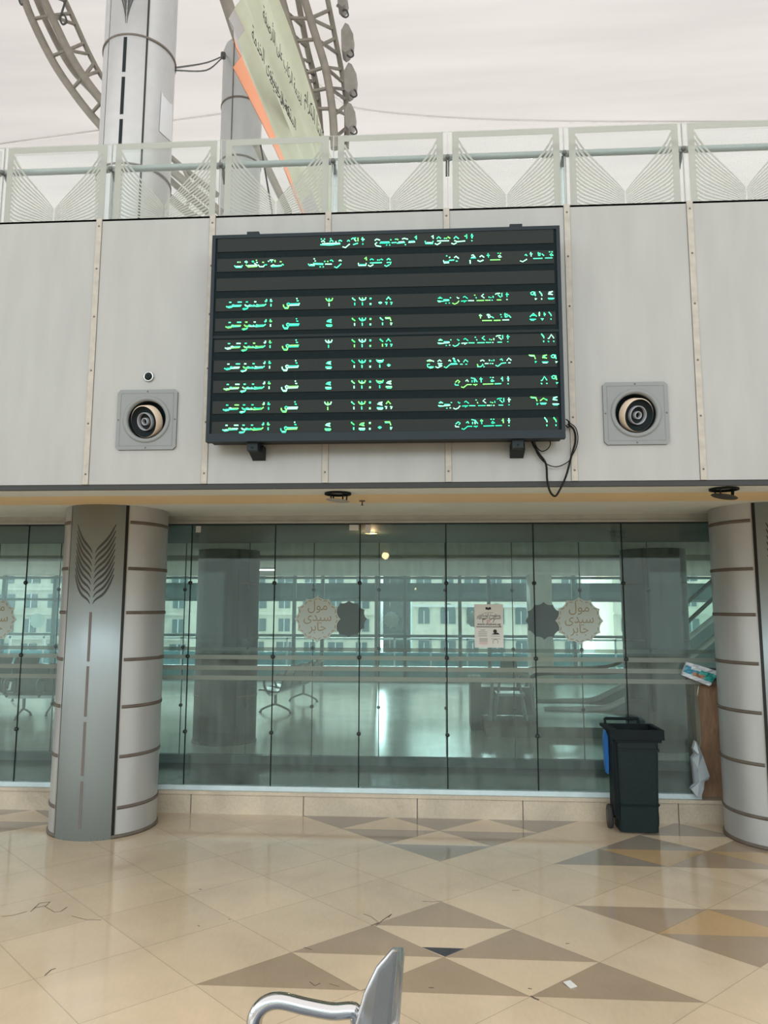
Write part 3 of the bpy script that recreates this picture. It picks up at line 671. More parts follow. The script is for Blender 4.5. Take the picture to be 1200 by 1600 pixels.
AX = "125,185 150,165 180,185;130,180 170,178;115,215 170,222 275,210;125,226 160,228;195,200 270,200;290,175;230,248;275,245;315,245 345,260 380,245 405,215;375,165 395,185 405,175;460,170 480,155 520,185;430,220 510,215 470,235;525,213 605,213;615,140;630,165 638,182;640,212 740,210;735,125 705,150 745,178;755,208 800,208;815,207;848,207;805,158 808,175;830,172;860,150 862,175;890,130 905,118 955,115;925,135 965,170;978,110 980,160;910,203 970,203;1045,105 1048,165;1030,130 1070,130;1047,197"
for r_ in (3, 5, 8): led(strokes(AX, 670, 445, 8.571, .0042, 3, drow=r_))
led(strokes("690,395 692,450;672,410 712,415;715,480 845,478;790,390 800,440;775,405 810,400 825,430 800,445;835,425 870,445;870,478 960,476;963,400;975,425 970,440;985,472 1075,470;1020,380 1025,435;1010,400 1050,395 1050,430 1025,435;1065,405 1100,440", 670, 445, 8.571, .0045, 4))
led(strokes("60,165 95,150 155,170;65,165 120,165;100,205 65,210 70,240 110,260 150,240;100,240 150,245;90,250 140,252;205,170 230,150 255,170;205,195 265,200 240,220 215,220;215,208 255,208;175,240 205,255 265,225;290,240 320,255 370,210 470,205;380,200 460,197;350,165 365,150 380,170;415,120 430,180;405,130 435,135;430,150 450,180;470,145 495,175;505,207 540,207;550,180 575,145 610,175;575,207 600,207;735,205 745,235;735,240 780,240 815,215 800,205;825,240;775,165 805,150 830,165;835,198 885,198;895,145 900,165;910,198;940,198;928,160;955,145 958,165;980,220 1010,235 1060,195 1120,188;1040,150 1060,135 1075,160;1130,160 1155,125 1190,155;1150,188 1180,188", 660, 545, 8.571, .0045, 6))
CA = "435,465 440,485 485,487;440,450 475,420 500,440 480,460;520,510 550,520 600,480 660,480;580,435 600,415 615,440;650,390 700,400 735,445;665,420 665,450;695,415 700,450;680,480 735,478 705,492;782,385 788,450;765,405 805,405;810,475 950,470;968,470 1055,467;912,385;945,385;925,410 960,435 930,440 915,425;1070,375 1075,435;1060,400;1147,370 1150,435;1130,400 1165,400;1148,468"
for r_ in (7, 9): led(strokes(CA, 660, 545, 8.571, .0045, 7, drow=r_))
# brackets
for x in (398, 805): X = at(x, 360, 4.0).x; b = MB(); b.box(X-.035, X+.035, YF+.03, D1, bz1-.008, bz1+.032); b.build('bracket', m_black, brd)
for x in (397, 808):
    X = at(x, 700, 4.0).x; b = MB(); b.box(X-.03, X+.03, YF+.025, YF+.10, bz0-.045, bz0+.01); b.prism([(X-.03, YF+.10, bz0+.0), (X-.03, D1, bz0+.0), (X-.03, D1, bz0-.075), (X-.03, YF+.08, bz0-.045)], (.075, 0, 0))
    b.lathe([(0, .003), (.006, .002), (.006, 0)], None, 8, T=Matrix.Translation((X, YF+.025, bz0-.03)) @ Matrix.Rotation(PI/2, 4, 'X')); b.build('bracket', m_black, brd)
for x in (343, 864):
    c = at(x, 360, 4.0); b = MB(); b.tube([(c.x+.012*math.cos(a_*PI/6), YF+.06, bz1-.006+.012*math.sin(a_*PI/6)) for a_ in range(0, 7)], .0025, 6); b.build('lifting_eye', m_black, brd)
def smooth(pts, k=5):
    pts = [Vector(p) for p in pts]; out = []
    for i in range(len(pts)-1):
        p0, p1, p2, p3 = pts[max(i-1, 0)], pts[i], pts[i+1], pts[min(i+2, len(pts)-1)]
        for j in range(k):
            u = j/k; out.append(.5*((2*p1)+(-p0+p2)*u+(2*p0-5*p1+4*p2-p3)*u*u+(-p0+3*p1-3*p2+p3)*u**3))
    return out+[pts[-1]]
cab = empty('hanging_cables', at(865, 775, 4.07), 'tangle of thin black cables hanging below the right corner of the display board', 'cable')
for r_, pts in ((.0062, [(887, 662), (897, 672), (899, 690), (893, 712), (884, 745), (872, 770), (866, 775), (859, 767), (855, 750), (853, 725), (843, 710), (835, 698), (831, 690)]),
                (.003, [(887, 659), (899, 668), (903, 684), (900, 700), (892, 715), (887, 722), (872, 729), (858, 727), (846, 718), (838, 706), (832, 688)]),
                (.003, [(834, 686), (838, 698), (846, 705), (855, 702), (860, 694), (858, 686)]), (.0035, [(884, 655), (890, 660), (888, 668), (884, 664)])):
    b = MB(); b.tube(smooth([at(x, y, 4.07) for x, y in pts]), r_, 6); b.build('cable', m_cable, cab)

# ------------------------------------------------------------ soffit fittings
for (x, y), tilt, lb in (((528, 770), 0, 'open round lamp fitting hanging askew from the ceiling below the display board'), ((1131, 763), .2, 'round dark lamp fitting in the ceiling at the upper right of the right column')):
    c = atz(x, y, ZS); root = empty('ceiling_lamp', (c.x, c.y, ZS), lb, 'ceiling lamp')
    b = MB(); b.lathe([(.07, ZS-.002), (.105, ZS-.002), (.105, ZS-.016), (.092, ZS-.018), (.085, ZS-.004)], (c.x, c.y, 0), 36); b.build('rim', m_gdark, root)
    T1 = Matrix.Translation((c.x-.0, c.y, ZS-.062)) @ Matrix.Rotation(.10+tilt*.5, 4, 'Y')
    b = MB(); b.lathe([(0, .004), (.088, .004), (.095, 0), (.088, -.005), (0, -.005)], None, 36, T=T1); b.build('cover_disc', m_trim if not tilt else m_slotd, root)
    for a_ in (.4, 2.2, 4.0, 5.4):
        b = MB(); b.tube([(c.x+.075*math.cos(a_), c.y+.075*math.sin(a_), ZS-.01), (c.x+.07*math.cos(a_), c.y+.07*math.sin(a_), ZS-.06)], .006, 6); b.build('clip', m_gdark, root)
c = atz(566, 782, ZS)
root = empty('sprinkler_head', (c.x, c.y, ZS), 'small brown sprinkler head on the ceiling right of the round lamp', 'sprinkler')
b = MB(); b.lathe([(.026, ZS-.002), (.024, ZS-.008), (.007, ZS-.01), (.006, ZS-.035), (.012, ZS-.038), (.012, ZS-.042), (0, ZS-.042)], (c.x, c.y, 0), 20); b.build('body', m_joint, root)
c = at(580, 833, 8.1)
root = empty('recessed_downlight', (c.x, 8.1, 2.75), 'small glowing warm downlight in the dark lobby ceiling', 'ceiling lamp')
b = MB(); b.lathe([(.085, 2.749), (.085, 2.742), (.07, 2.74), (.068, 2.749)], (c.x, 8.1, 0), 28); b.build('rim', m_steel, root)
b = MB(); b.lathe([(0, 2.742), (.066, 2.744)], (c.x, 8.1, 0), 28); b.build('bulb', m_bulb, root)
l = bpy.data.lights.new('downlight_glow', 'POINT'); l.energy = 4; l.color = (1, .6, .3); l.shadow_soft_size = .05
lo = bpy.data.objects.new('downlight_glow', l); lo.location = (0, 0, -.08); lo.parent = root; COL.objects.link(lo)
for i, (x, y, ww, hh) in enumerate(((310, 827, .050, .065), (553, 824.5, .09, .055), (575, 827, .055, .085))):
    c = at(x, y, D2-.008); T1 = Matrix.Translation((c.x, D2-.009, c.z)) @ Matrix.Rotation(.12 if i == 2 else .03, 4, 'Y')
    b = MB(); b.box(-ww/2, ww/2, -.001, .0015, -hh/2, hh/2, 0, T1)
    tag(b.build('paper_scrap', m_paper, None), ('small upright beige paper tab stuck at the top of the glass, near the left column', 'small wide paper tab stuck at the top of the glass, left of a dark seam', 'tilted paper tab stuck at the top of the glass beside the glowing downlight')[i], 'paper')

# ------------------------------------------------------------ badges and notice on the glass
def star(cx_, y, cz, R, n=12, rot=0, d=(0, .001, 0), amp=.10):
    pts = []
    for k in range(n*8):
        a = 2*PI*k/(n*8)+rot; u = (k % 8)/8; r_ = R*(1-amp*abs(math.sin(PI*u))**.7); pts.append((cx_+r_*math.cos(a), y, cz+r_*math.sin(a)))
    return pts
def disc(b, ring, y, mi=0):
    n_ = len(ring); c_ = Vector((sum(p[0] for p in ring)/n_, ring[0][1], sum(p[2] for p in ring)/n_)); vs = [c_]+[Vector(p) for p in ring]; vs2 = [v+Vector((0, y, 0)) for v in vs]
    b.add(vs+vs2, [(0, 1+(k+1) % n_, 1+k) for k in range(n_)]+[(n_+1, n_+2+k, n_+2+(k+1) % n_) for k in range(n_)]+[(1+k, 1+(k+1) % n_, n_+2+(k+1) % n_, n_+2+k) for k in range(n_)], mi)
for (x, y), lb in (((496, 967), 'beige scalloped badge with three lines of Arabic on the glass, left of the notice'), ((905, 970), 'beige scalloped badge with three lines of Arabic on the glass, right of the notice'), ((-8, 968), 'beige scalloped badge cut off by the left edge of the photo')):
    c = at(x, y, D2-.008); root = empty('glass_badge', (c.x, D2-.009, c.z), lb, 'sticker')
    b = MB(); disc(b, star(c.x, D2-.0105, c.z, .226, 12, PI/2, amp=.12), .0022); b.build('disc', m_badge, root)
    b = MB()
    for k in range(12):
        a0 = PI/2+2*PI*k/12
        for s in (0, 1):
            aa, ab = (a0+.04, a0+.20) if s == 0 else (a0+.32, a0+.48)
            r1, r2 = (.196, .182) if s == 0 else (.182, .196)
            b.ribbon([(c.x+r1*math.cos(aa), D2-.0112, c.z+r1*math.sin(aa)), (c.x+(r1+r2)/2*math.cos((aa+ab)/2)*1.0, D2-.0112, c.z+(r1+r2)/2*math.sin((aa+ab)/2)), (c.x+r2*math.cos(ab), D2-.0112, c.z+r2*math.sin(ab))], .007, (0, -1, 0), .0005)
    b.build('scalloped_line', m_badget, root)
    for tx, dz, wd in (('\u0645\u0648\u0644', .085, .19), ('\u0633\u064a\u062f\u0649', -.02, .27), ('\u062c\u0627\u0628\u0631', -.115, .17)):
        text_mesh(shape(tx), .125, facing(c.x, D2-.0118, c.z+dz), m_badget, 'badge_text', root, width=wd)
for x, y, lb in ((545, 967, 'dark star-shaped badge on the inner glass beside the left beige badge'), (850, 970, 'dark star-shaped badge on the inner glass left of the right beige badge')):
    c = at(x, y, D3-.01); b = MB(); disc(b, star(c.x, D3-.0105, c.z, .232, 12, PI/2, amp=.12), .002)
    o = b.build('inner_glass_badge', m_badgeb); tag(o, lb, 'sticker')
for x, y, lb in ((611, 968, 'tiny beige star sticker on the far window between the left badge and the notice'), (58, 970, 'tiny beige star sticker on the far window left of the left column'), (742, 968, 'tiny beige star sticker on the far window half hidden behind the notice')):
    c = at(x, y, 19.97); b = MB(); disc(b, star(c.x, 19.989, c.z, .225, 12, PI/2, amp=.12), .004)
    tag(b.build('far_window_badge', m_badge), lb, 'sticker')
a = at(741, 944, D2-.008); c = at(787, 1012, D2-.008); W = c.x-a.x; Hh = a.z-c.z; cx_ = (a.x+c.x)/2
nt_ = empty('paper_notice', (cx_, D2-.01, c.z), 'white A4 notice with black print and red numerals stuck on the glass', 'notice')
b = MB(); b.box(a.x, c.x, D2-.010, D2-.0085, c.z, a.z); b.build('sheet', m_paper, nt_)
def ln(body, v, size, wd, m=m_ink, u=.5): text_mesh(body, size, facing(a.x+W*u, D2-.0112, a.z-Hh*v), m, 'print_line', nt_, width=wd*W)
ln(shape('\u0645\u0646\u0638\u0648\u0645\u0629 \u0627\u0644\u0634\u0643\u0627\u0648\u0649'), .285, .040, .78)
ln(shape('\u0627\u0644\u062d\u0643\u0648\u0645\u064a\u0629 \u0627\u0644\u0645\u0648\u062d\u062f\u0629'), .345, .040, .82)
ln('\u0661\u0666', .43, .050, .13, m_ink, .33); ln('\u0665\u0662', .43, .050, .15, m_red, .50); ln('\u0668', .43, .050, .10, m_ink, .68)
ln('www.shakwa.eg', .49, .038, .82)
b = MB()
b.box(a.x+.06*W, c.x-.06*W, D2-.0108, D2-.010, a.z-Hh*.535, a.z-Hh*.512)
b.build('print_bar', m_inkg, nt_)
b = MB()
def mk(u0, u1, v0, v1, mi=0): b.box(a.x+W*u0, a.x+W*u1, D2-.0108, D2-.010, a.z-Hh*v1, a.z-Hh*v0, mi)
for v, u0, u1 in ((.60, .2, .37), (.645, .13, .43), (.69, .13, .43), (.735, .13, .43), (.795, .16, .45), (.825, .16, .45), (.855, .16, .45), (.885, .16, .45), (.915, .16, .45)): mk(u0, u1, v-.006, v+.005, 0 if v < .87 else 2)
for v, u0, u1 in ((.20, .34, .66), (.737, .56, .88), (.80, .58, .88)): mk(u0, u1, v-.004, v+.004)
mk(.39, .47, .07, .125, 1); mk(.50, .58, .07, .125, 1); mk(.465, .505, .09, .135, 1)
b.prism([(a.x+W*p_, D2-.0108, a.z-Hh*q_) for p_, q_ in ((.58, .70), (.68, .665), (.80, .655), (.88, .70))], (0, .0008, 0), 1)
b.lathe([(0, .0008), (.018, .0008)], None, 14, 1, T=facing(a.x+W*.71, D2-.010, a.z-Hh*.625))
b.lathe([(.022, .0008), (.026, .0008)], None, 20, 0, T=facing(a.x+W*.72, D2-.010, a.z-Hh*.87), a0=-.6, a1=3.8)
b.build('small_print', [m_inkg, m_ink, m_pink], nt_)

# ------------------------------------------------------------ broken corner litter
def crumple(name, corners, th, mats, fn, label, cat, n=10, m_=8, amp=.02, parent=None):
    c00, c10, c11, c01 = [Vector(c) for c in corners]; b = MB(); vs = []; rnd = random.Random(hash(name) % 1000 if False else len(name))
    for j in range(m_+1):
        for i in range(n+1):
            u, v = i/n, j/m_; p_ = (c00*(1-u)+c10*u)*(1-v)+(c01*(1-u)+c11*u)*v
            vs.append(p_+Vector((rnd.uniform(-.3, .3)*amp, rnd.uniform(-1, 1)*amp, rnd.uniform(-.3, .3)*amp)))
    K = len(vs); bk = [v+Vector((0, th*(1 if True else 0), 0)) for v in vs]
    q = lambda i, j: j*(n+1)+i
    for j in range(m_):
        for i in range(n): b.add([], [], 0); 
    o0 = len(b.v); b.v += [tuple(v) for v in vs+bk]
    for j in range(m_):
        for i in range(n):
            mi = fn((i+.5)/n, (j+.5)/m_)
            b.f.append((q(i, j), q(i+1, j), q(i+1, j+1), q(i, j+1))); b.m.append(mi); b.sm.append(False)
            b.f.append((K+q(i, j), K+q(i, j+1), K+q(i+1, j+1), K+q(i+1, j))); b.m.append(0); b.sm.append(False)
    for j in range(m_):
        for i_ in (0, n): b.f.append((q(i_, j), q(i_, j+1), K+q(i_, j+1), K+q(i_, j))); b.m.append(0); b.sm.append(False)
    for i in range(n):
        for j_ in (0, m_): b.f.append((q(i, j_), K+q(i, j_), K+q(i+1, j_), q(i+1, j_))); b.m.append(0); b.sm.append(False)
    return tag(b.build(name, mats), label, cat)
def packf(u, v):
    if v > .8: return 0
    if u < .25: return 1 if v > .3 else 0
    if .25 <= u < .5 and v < .35: return 0
    if .3 < u < .75 and .5 < v: return 3
    if u > .45 and v > .2: return 2
    return 1 if v > .35 else 0
m_pk = [mat('white_plastic_film', (.6, .64, .68), .4), mat('blue_print', (.06, .27, .38), .4), mat('teal_print', (.03, .30, .28), .4), mat('orange_brown_print', (.32, .17, .10), .4)]
q = [at(x, y, 7.12) for x, y in ((1066, 1055), (1108, 1072), (1125, 1050), (1073, 1034))]
crumple('tissue_packet', [q[0], q[1], q[2], q[3]], .04, m_pk, lambda u, v: packf(u, 1-v), 'crumpled blue and white tissue packet stuffed at the broken glass edge', 'packet', amp=.010)
b = MB(); rnd = random.Random(3)
out = [(1087, 1158), (1091, 1164), (1098, 1180), (1109, 1213), (1107, 1218), (1101, 1221), (1100, 1232), (1095, 1248), (1090, 1246), (1080, 1233), (1083, 1228), (1086, 1226), (1084, 1205), (1081, 1185), (1086, 1178), (1083, 1170)]
fr_ = [at(x, y, 7.10+rnd.uniform(-.02, .02)) for x, y in out]; ctr = [at(1093, 1180, 7.05), at(1091, 1200, 7.06), at(1093, 1222, 7.04)]
vs = fr_+ctr; n_ = len(fr_); fs = []
for k in range(n_):
    k2 = (k+1) % n_; zc = (fr_[k].z+fr_[k2].z)/2; c_ = min(range(3), key=lambda i: abs(ctr[i].z-zc)); c2_ = min(range(3), key=lambda i: abs(ctr[i].z-fr_[k2].z))
    fs.append((k, k2, n_+c_))
    ca_ = min(range(3), key=lambda i: abs(ctr[i].z-(fr_[k2].z+fr_[(k2+1) % n_].z)/2))
    if ca_ != c_: fs.append((k2, n_+ca_, n_+c_))
b.add(vs, fs); b.add([v+Vector((0, .05, 0)) for v in vs], [tuple(reversed(f_)) for f_ in fs])
b.add([*fr_, *[v+Vector((0, .05, 0)) for v in fr_]], [(k, k+n_, (k+1) % n_+n_, (k+1) % n_) for k in range(n_)])
tag(b.build('plastic_bag', mat('pale_plastic_bag', (.42, .47, .5), .4, noise=.1)), 'crumpled pale plastic bag snagged on the broken glass edge, right of the bin', 'plastic bag')
c = atz(891, 1538, .006); T1 = Matrix.Translation((c.x, c.y, .006)) @ Matrix.Rotation(.5, 4, 'Z') @ Matrix.Rotation(.12, 4, 'X')
b = MB(); b.box(-.022, .022, -.028, .028, -.0015, .0015, 0, T1); b.box(.0, .02, -.03, .0, .0015, .004, 0, T1)
tag(b.build('paper_scrap', m_paper), 'small torn white paper scrap lying on a brown floor triangle', 'paper')
# cracks and chipped joints in the floor
b = MB()
for pts, wd in (([(2, 1432), (20, 1430), (42, 1424)], .006), ([(48, 1424), (55, 1418), (72, 1415), (78, 1409), (62, 1411), (52, 1420)], .010), ([(70, 1416), (85, 1425), (95, 1424), (105, 1417)], .007), ([(112, 1431), (135, 1437), (158, 1437)], .005), ([(70, 1524), (80, 1515), (87, 1513)], .010), ([(587, 1447), (600, 1436), (612, 1428), (607, 1434)], .009), ([(660, 1408), (675, 1409), (690, 1408)], .006), ([(580, 1446), (592, 1441)], .012), ([(484, 1534), (492, 1540), (500, 1536)], .008), ([(829, 1556), (836, 1560), (842, 1562)], .022), ([(825, 1544), (831, 1545)], .010), ([(475, 1480), (488, 1484)], .008), ([(515, 1537), (530, 1541)], .005), ([(311, 1389), (315, 1390)], .014), ([(309, 1446), (312, 1447)], .009), ([(670, 1543), (678, 1543)], .010), ([(568, 1428), (580, 1432), (590, 1440)], .006), ([(357, 1436), (360, 1437)], .008), ([(884, 1474), (890, 1474)], .008), ([(800, 1391), (812, 1391)], .006)):
    pp = [atz(x, y, .0015) for x, y in pts]; pp = [Vector((p_.x, p_.y, .0008)) for p_ in pp]
    b.ribbon(pp, wd*.55, (0, 0, 1), .0008)
tag(b.build('floor_crack', m_joint), kind='structure')

# ------------------------------------------------------------ wheeled bin
bn = empty('wheeled_bin', (1.69, 6.55, 0), 'dark green two-wheeled rubbish bin with its lid open, before the glass', 'bin')
def frust(b, lo, hi, z0, z1, mi=0, cap=(1, 1), r=.035):
    rings = []
    for (x0, x1, y0, y1), z in ((lo, z0), (hi, z1)):
        ring = []
        for cx_, cy_, a0 in ((x1-r, y1-r, 0), (x0+r, y1-r, 90), (x0+r, y0+r, 180), (x1-r, y0+r, 270)):
            for k in range(4): a = math.radians(a0+30*k); ring.append((cx_+r*math.cos(a), cy_+r*math.sin(a), z))
        rings.append(ring)
    n_ = len(rings[0]); b.add(rings[0]+rings[1], [(k, (k+1) % n_, n_+(k+1) % n_, n_+k) for k in range(n_)], mi, True)
    if cap[0]: b.add(rings[0], [tuple(reversed(range(n_)))], mi)
    if cap[1]: b.add(rings[1], [tuple(range(n_))], mi)
X0, X1 = 1.500, 1.862
b = MB()
frust(b, (X0+.03, X1-.005, 6.36, 6.76), (X0+.03, X1, 6.35, 6.77), .02, .24, cap=(1, 0))
frust(b, (X0+.03, X1, 6.35, 6.77), (X0+.015, X1+.012, 6.32, 6.83), .24, .80, cap=(0, 0))
b.build('body', m_binb, bn)
b = MB(); frust(b, (X0+.022, X1+.004, 6.335, 6.80), (X0+.015, X1+.012, 6.33, 6.81), .235, .25, cap=(1, 1)); b.build('body_band', m_binb, bn)
b = MB()
for (x0, x1, y0, y1) in ((X0-.02, X1+.055, 6.27, 6.31), (X0-.02, X1+.055, 6.84, 6.88), (X0-.02, X0+.02, 6.31, 6.84), (X1+.015, X1+.055, 6.31, 6.84)): b.box(x0, x1, y0, y1, .80, .885)
b.box(X0-.0, X1+.035, 6.30, 6.32, .775, .80); b.box(X0-.05, X0-.02, 6.27, 6.9, .86, .885)
b.build('rim', m_binr, bn)
b = MB(); b.box(X0+.02, X1+.015, 6.31, 6.84, .70, .72); b.build('inner_shadow_sheet', m_gdark, bn)  # dark sheet standing in for the shade down inside the bin
b = MB(); za = .925
b.tube([(X0-.0, 6.90, za), (X0+.30, 6.90, za)], .014, 8); b.tube([(X0+.0, 6.90, za), (X0+.0, 6.86, .87)], .012, 8); b.tube([(X0+.30, 6.90, za), (X0+.30, 6.86, .87)], .012, 8); b.build('handle', m_binr, bn)
b = MB(); b.prism([(X0-.012, 6.36, .80), (X0+.02, 6.36, .80), (X0+.03, 6.38, .10), (X0-.006, 6.42, .14)], (0, .28, 0)); b.build('side_spine', m_binr, bn)
b = MB()
for yy in (6.50,):
    pts = [(X0-.035, .845), (X0-.018, .80), (X0-.014, .60), (X0-.02, .47), (X0-.03, .465), (X0-.042, .55), (X0-.048, .78)]
    b.prism([(x, 6.62, z) for x, z in pts], (0, .14, 0))
o = b.build('hanging_flap', m_blue, bn); o['label'] = 'blue flap hanging down the left side'
for x, nm in ((X0-.020, 'wheel'), (X1+.010, 'wheel')):
    T1 = Matrix.Translation((x, 6.64, .105)) @ Matrix.Rotation(PI/2, 4, 'Y')
    b = MB(); b.lathe([(0, -.018), (.07, -.02), (.10, -.02), (.105, 0), (.10, .02), (.07, .02), (0, .018)], None, 32, T=T1); wo_ = b.build('wheel', m_rub, bn)
    b = MB(); b.lathe([(0, -.026), (.055, -.024), (.06, -.018)], None, 24, T=T1); b.build('hub', mat('hub_grey', (.08, .06, .05), .5), wo_)
b = MB(); b.tube([(X0-.02, 6.64, .105), (X1+.0, 6.64, .105)], .012, 8); b.build('axle', m_binr, bn)

bn.scale.y = .62; bn.location.y = 6.91; bn.location.x += .10

# ------------------------------------------------------------ tandem steel seating
def bench(nseat, label, group=None, arms=(0, 1), name='steel_bench', m_seat=m_seat, m_seatr=m_seatr, m_chrome=m_chrome, ar=.026):
    """row along +Y, seats facing -X, backrest top near x=0; origin on the floor at the row's near end"""
    root = empty(name, (0, 0, 0), label, 'bench', group)
    W_ = .50; pitch = .56
    prof = [(-.60, .425), (-.585, .44), (-.50, .432), (-.36, .405), (-.25, .40), (-.20, .43), (-.175, .50), (-.155, .60), (-.125, .70), (-.085, .78), (-.035, .835), (-.012, .852)]
    for k in range(nseat):
        y0, y1 = k*pitch+.03, k*pitch+.03+W_
        for nm, sl in (('seat', prof[:6]), ('backrest', prof[5:])):
            b = MB(); N = len(sl); vs = []; th = .018
            for i, (x, z) in enumerate(sl):
                a_ = sl[max(i-1, 0)]; c_ = sl[min(i+1, N-1)]; d = Vector((c_[0]-a_[0], c_[1]-a_[1])).normalized(); nn = Vector((-d.y, d.x))*th
                ins = .035 if (nm == 'backrest' and i == N-1) else .008 if (nm == 'backrest' and i == N-2) else 0
                vs += [(x, y0+ins, z), (x, y1-ins, z), (x-nn.x, y1-ins, z-nn.y), (x-nn.x, y0+ins, z-nn.y)]
            fs = []
            for i in range(N-1):
                for j in range(4): fs.append((i*4+j, i*4+(j+1) % 4, i*4+4+(j+1) % 4, i*4+4+j))
            fs += [(0, 3, 2, 1), (4*N-4, 4*N-3, 4*N-2, 4*N-1)]
            b.add(vs, fs, 0, False); pn = b.build(nm, m_seat, root)
            b = MB(); rr = .011
            lf = [Vector((x, y0, z)) for x, z in sl]; rt = [Vector((x, y1, z)) for x, z in sl]
            if nm == 'backrest': path = lf[:-1]+[Vector((sl[-1][0], y0+.04, sl[-1][1])), Vector((sl[-1][0], y1-.04, sl[-1][1]))]+rt[:-1][::-1]
            else: path = lf[::-1]+rt
            b.tube(path, rr, 8); b.build('rim', m_seatr, pn)
    L_ = nseat*pitch
    b = MB(); b.box(-.40, -.34, 0, L_, .33, .385); b.build('beam', m_steel, root)
    for yy in arms_y(nseat, pitch, arms):
        b = MB(); b.tube(smooth([(-.155, yy, .60), (-.17, yy, .632), (-.24, yy, .628), (-.33, yy, .640), (-.42, yy, .655), (-.475, yy, .635), (-.50, yy, .585), (-.49, yy, .50), (-.45, yy, .42), (-.39, yy, .36)]), ar, 14)
        b.build('armrest', m_chrome, root)
    for yy in (.28, L_-.28) if nseat > 1 else (.28,):
        b = MB(); b.tube([(-.37, yy, .34), (-.37, yy, .14)], .028, 10); b.tube(smooth([(-.66, yy, .012), (-.62, yy, .06), (-.48, yy, .12), (-.37, yy, .15), (-.26, yy, .12), (-.12, yy, .06), (-.08, yy, .012)]), .02, 10)
        b.lathe([(0, 0), (.028, 0), (.028, .02), (0, .03)], (-.66, yy, 0), 14); b.lathe([(0, 0), (.028, 0), (.028, .02), (0, .03)], (-.08, yy, 0), 14)
        b.build('leg', m_chrome, root)
    return root
def arms_y(n_, pitch, arms): return [.015 + i*pitch for i in range(n_+1)] if arms == 'all' else [(.015, n_*pitch)[i] for i in arms]
fb_ = bench(3, 'chrome and steel waiting seat at the bottom edge, one armrest and backrest showing')
fb_.location = (-.10+.012, 2.60-1.68, 0)
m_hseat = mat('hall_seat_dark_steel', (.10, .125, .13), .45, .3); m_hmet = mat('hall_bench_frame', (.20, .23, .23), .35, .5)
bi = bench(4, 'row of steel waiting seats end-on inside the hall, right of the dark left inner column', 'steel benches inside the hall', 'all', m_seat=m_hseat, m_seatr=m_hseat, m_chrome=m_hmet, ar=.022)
bi.location = (-2.52, 13.4, .005); bi.rotation_euler = (0, 0, math.radians(-8))
def lbl(o, s): o['label'] = s; return o
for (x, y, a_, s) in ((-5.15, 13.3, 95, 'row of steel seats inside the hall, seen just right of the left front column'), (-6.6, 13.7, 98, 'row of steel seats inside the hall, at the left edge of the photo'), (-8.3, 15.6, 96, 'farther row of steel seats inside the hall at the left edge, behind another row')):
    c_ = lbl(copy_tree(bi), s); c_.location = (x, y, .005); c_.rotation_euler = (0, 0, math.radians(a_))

# ------------------------------------------------------------ things inside the hall, right half
pl_ = MB(); p1 = atz(745, 1152, .0); p2 = atz(1000, 1150, .0)
pl_.box(at(751, 1062, 12.2).x+.03, 4.2, 11.5, 14.6, .005, .16); tag(pl_.build('low_step', m_step), 'low grey-brown platform step inside the hall behind the bin', 'step')
a = at(735, 1062, 12.2); c = at(751, 1062, 12.2)
ds = empty('reception_desk', ((a.x+c.x)/2, 12.4, 0), 'low dark reception counter with upright end panel, inside the hall', 'desk')
b = MB(); b.box(a.x, c.x, 12.1, 12.7, .005, a.z); b.build('end_panel', m_icol, ds)
b = MB(); b.box(c.x, c.x+.9, 12.6, 12.66, .17, .62); b.build('front_panel', m_icol, ds)
b = MB(); b.box(a.x-.02, c.x+.02, 12.05, 12.75, a.z, a.z+.03); b.build('top', m_trim, ds)
cc = at(797, 1130, 12.2)
ch = empty('tubular_chair', (cc.x, 12.1, .163), 'grey tubular metal chair with slatted back standing on the low step inside', 'chair')
b = MB(); zc = .163
b.tube(smooth([(cc.x-.33, 11.95, zc), (cc.x-.30, 11.95, zc+.5), (cc.x-.27, 11.95, zc+.68), (cc.x-.18, 11.95, zc+.73), (cc.x+.18, 11.95, zc+.73), (cc.x+.27, 11.95, zc+.68), (cc.x+.32, 11.95, zc+.5), (cc.x+.36, 11.95, zc)]), .026, 10); b.build('hoop_frame', m_trim, ch)
b = MB(); b.box(cc.x-.22, cc.x+.22, 12.0, 12.4, zc+.38, zc+.42); b.build('seat', m_mull, ch)
for s, dx_ in ((-1, .25), (1, .25)):
    b = MB(); b.tube([(cc.x+s*dx_, 12.05, zc), (cc.x+s*.10, 12.3, zc+.95)], .02, 8); b.build('leg', m_mull, ch)
    b = MB(); b.tube([(cc.x+s*dx_, 12.4, zc), (cc.x+s*.2, 12.38, zc+.40)], .02, 8); b.build('leg', m_mull, ch)
b = MB(); b.box(cc.x-.12, cc.x+.12, 12.27, 12.31, zc+.62, zc+.98); b.build('backrest', m_mull, ch)

st_ = at(380, 892, 15.7)
lt = empty('strip_light', (st_.x, 15.7, 2.76), 'thin white fluorescent strip light on the hall ceiling by the left inner column', 'ceiling lamp')
b = MB(); b.box(st_.x-.7, st_.x+.7, 15.66, 15.74, 2.72, 2.76); b.build('housing', m_white, lt)
b = MB(); b.tube([(st_.x-.68, 15.7, 2.705), (st_.x+.68, 15.7, 2.705)], .013, 8); b.build('tube', mat('lit_tube', (1, 1, 1), .5, emit=(.9, 1, 1), es=7), lt)
